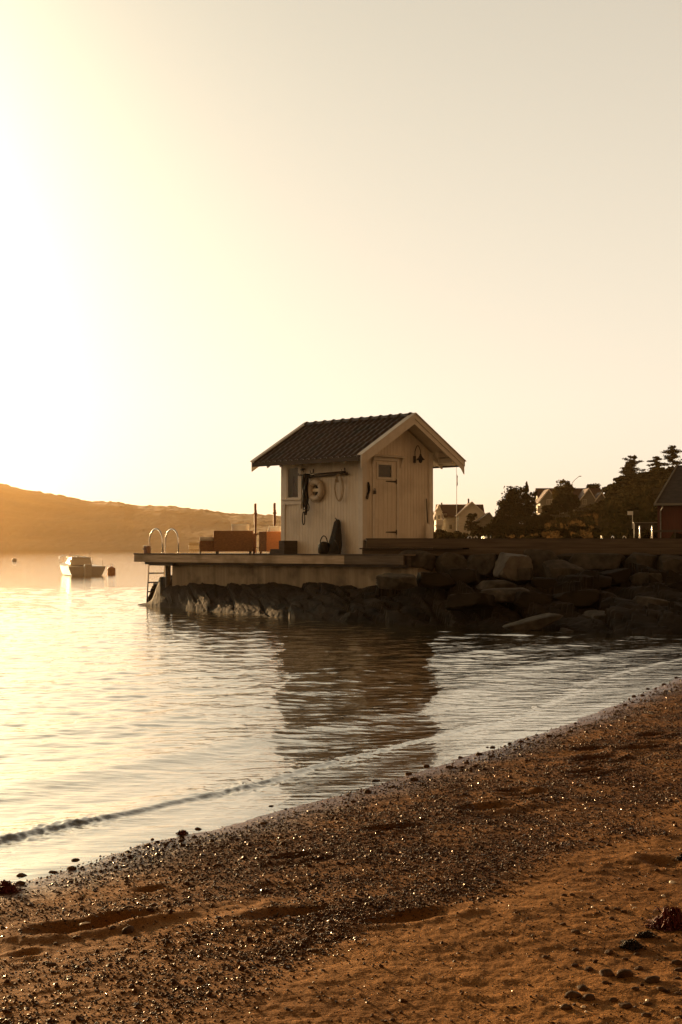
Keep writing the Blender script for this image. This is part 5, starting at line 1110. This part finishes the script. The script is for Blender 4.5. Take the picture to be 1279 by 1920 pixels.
for i, (px, py, wp, k) in enumerate(S_):
    p = onbeach(px, py); rg = np.random.default_rng(900+i); s = wp*p.y/F*(.75 if k == 'w' else .64 if px > 1000 and py > 1560 else .52); D0, Fc = Istn; nn_ = rg.normal(size=(9, 3)); nn_ /= np.linalg.norm(nn_, axis=1)[:, None]; q = D0@nn_.T; r = np.minimum(np.min(np.where(q > .05, rg.uniform(.7, 1, 9)/np.maximum(q, .05), 9), 1), 1.12)
    P = D0*r[:, None]*np.array([s, s*.75, s*(.48 if wp > 9 else .62)]); P += P*.06*fbm(D0[:, 0]*4+i, D0[:, 1]*4+D0[:, 2]*3, 2, i)[:, None]
    o = mesh_np('pebble' if wp < 7 else 'stone', P, Fc, M['shell'] if k == 'w' else M['stone'], smooth=True); o.location = p+Vector((0, 0, s*.14)); o.rotation_euler = (0, 0, rg.uniform(-.5, .9))
    big = wp > 14
    where = where_(px, py); kn = {'d': 'dark', 'b': 'brown', 'w': 'bright pale'}[k]; peers = [t[0] for t in S_ if t[3] == k and where_(t[0], t[1]) == where]
    tag(o, '%s %s stone %s, %s %s from left' % ('broad' if wp > 14 else 'small', kn, where, ordinal(px+i*1e-4, [t[0]+j*1e-4 for j, t in enumerate(S_) if t[3] == k and where_(t[0], t[1]) == where]), kn), 'stone', 'stones lying ' + where)
# flat chips of shell or litter
for i, (px, py, wp, lb) in enumerate([(1113, 1623, 9.5, 'pale chip nearest the gravel edge on the right sand'), (1092, 1673, 7, 'short crooked pale chip on the right sand'), (1191, 1705, 11.5, 'long pale chip left of the red seaweed'), (1271, 1912, 14, 'flat pale shell piece at the lower right corner'), (160, 1741, 26, 'long flat pale driftwood chip on the sandy tongue at left')]):
    p = onbeach(px, py); L2 = wp*p.y/F/2; o = empty('shell_chip', p+Vector((0, 0, .003)), R(8+9*i)); tag(o, lb, 'chip')
    MB().tube([(-L2, 0, 0), (-L2*.5, .003, .003), (L2*.4, -.002, .004), (L2, .001, 0)], [L2*.15, L2*.24, L2*.22, L2*.12], 8, flat=.5).build('chip', M['shell'], o, smooth=True)
def weed(px, py, wp, hp, mt, label, seed, n=320):
    p = onbeach(px, py); rg = np.random.default_rng(seed); k = p.y/F; rx, rz_ = wp*k/2, hp*k; m_ = MB()
    for i in range(n):
        a_ = rg.uniform(0, 6.28); r_ = rg.uniform(0, 1)**.6; b_ = Vector((rx*r_*math.cos(a_)*.9, rx*.55*r_*math.sin(a_), 0)); hh = rz_*(1-r_**1.6)*rg.uniform(.5, 1.1)+.004
        d_ = Vector((rg.normal(), rg.normal(), 0))*rx*.16; m_.tube([b_, b_+d_*.5+Vector((0, 0, hh*.8)), b_+d_+Vector((0, 0, hh)), b_+d_*1.7+Vector((0, 0, hh*rg.uniform(.4, .9)))], [.004, .0035, .005, .002], 4, flat=.5)
    o = m_.build('seaweed_clump', M[mt], smooth=False); o.location = p; tag(o, label, 'seaweed')
weed(1262, 1740, 88, 38, 'weed', 'dark red seaweed clump at the right edge of the sand', 1, 520)
weed(1183, 1776, 44, 13, 'darkweed', 'black seaweed clump below and left of the red one', 2, 200)
weed(1212, 1756, 34, 8, 'darkweed', 'thin black seaweed strand between the two larger clumps', 3, 90)
weed(10, 1672, 52, 20, 'weed', 'red seaweed clump at the left edge of the beach', 4, 260)
weed(343, 1564, 22, 7, 'weed', 'tiny red seaweed tuft at the wet edge of the sand', 5, 70)
weed(1282, 1612, 26, 12, 'darkweed', 'dark weed lump cut by the right edge above the red seaweed', 6, 90)

# ================================================================== air
hz_ = bpy.data.materials.new('sea_haze'); hz_.use_nodes = True; N = hz_.node_tree.nodes; N.remove(N['Principled BSDF'])
pv = N.new('ShaderNodeVolumePrincipled'); pv.inputs['Color'].default_value = (.98, .63, .27, 1); pv.inputs['Density'].default_value = .00008; pv.inputs['Anisotropy'].default_value = .84
hz_.node_tree.links.new(pv.outputs[0], N['Material Output'].inputs['Volume'])
tag(MB().box((-4400, -400, -7.2), (4400, 4300, 130)).build('haze', hz_), kind='stuff')
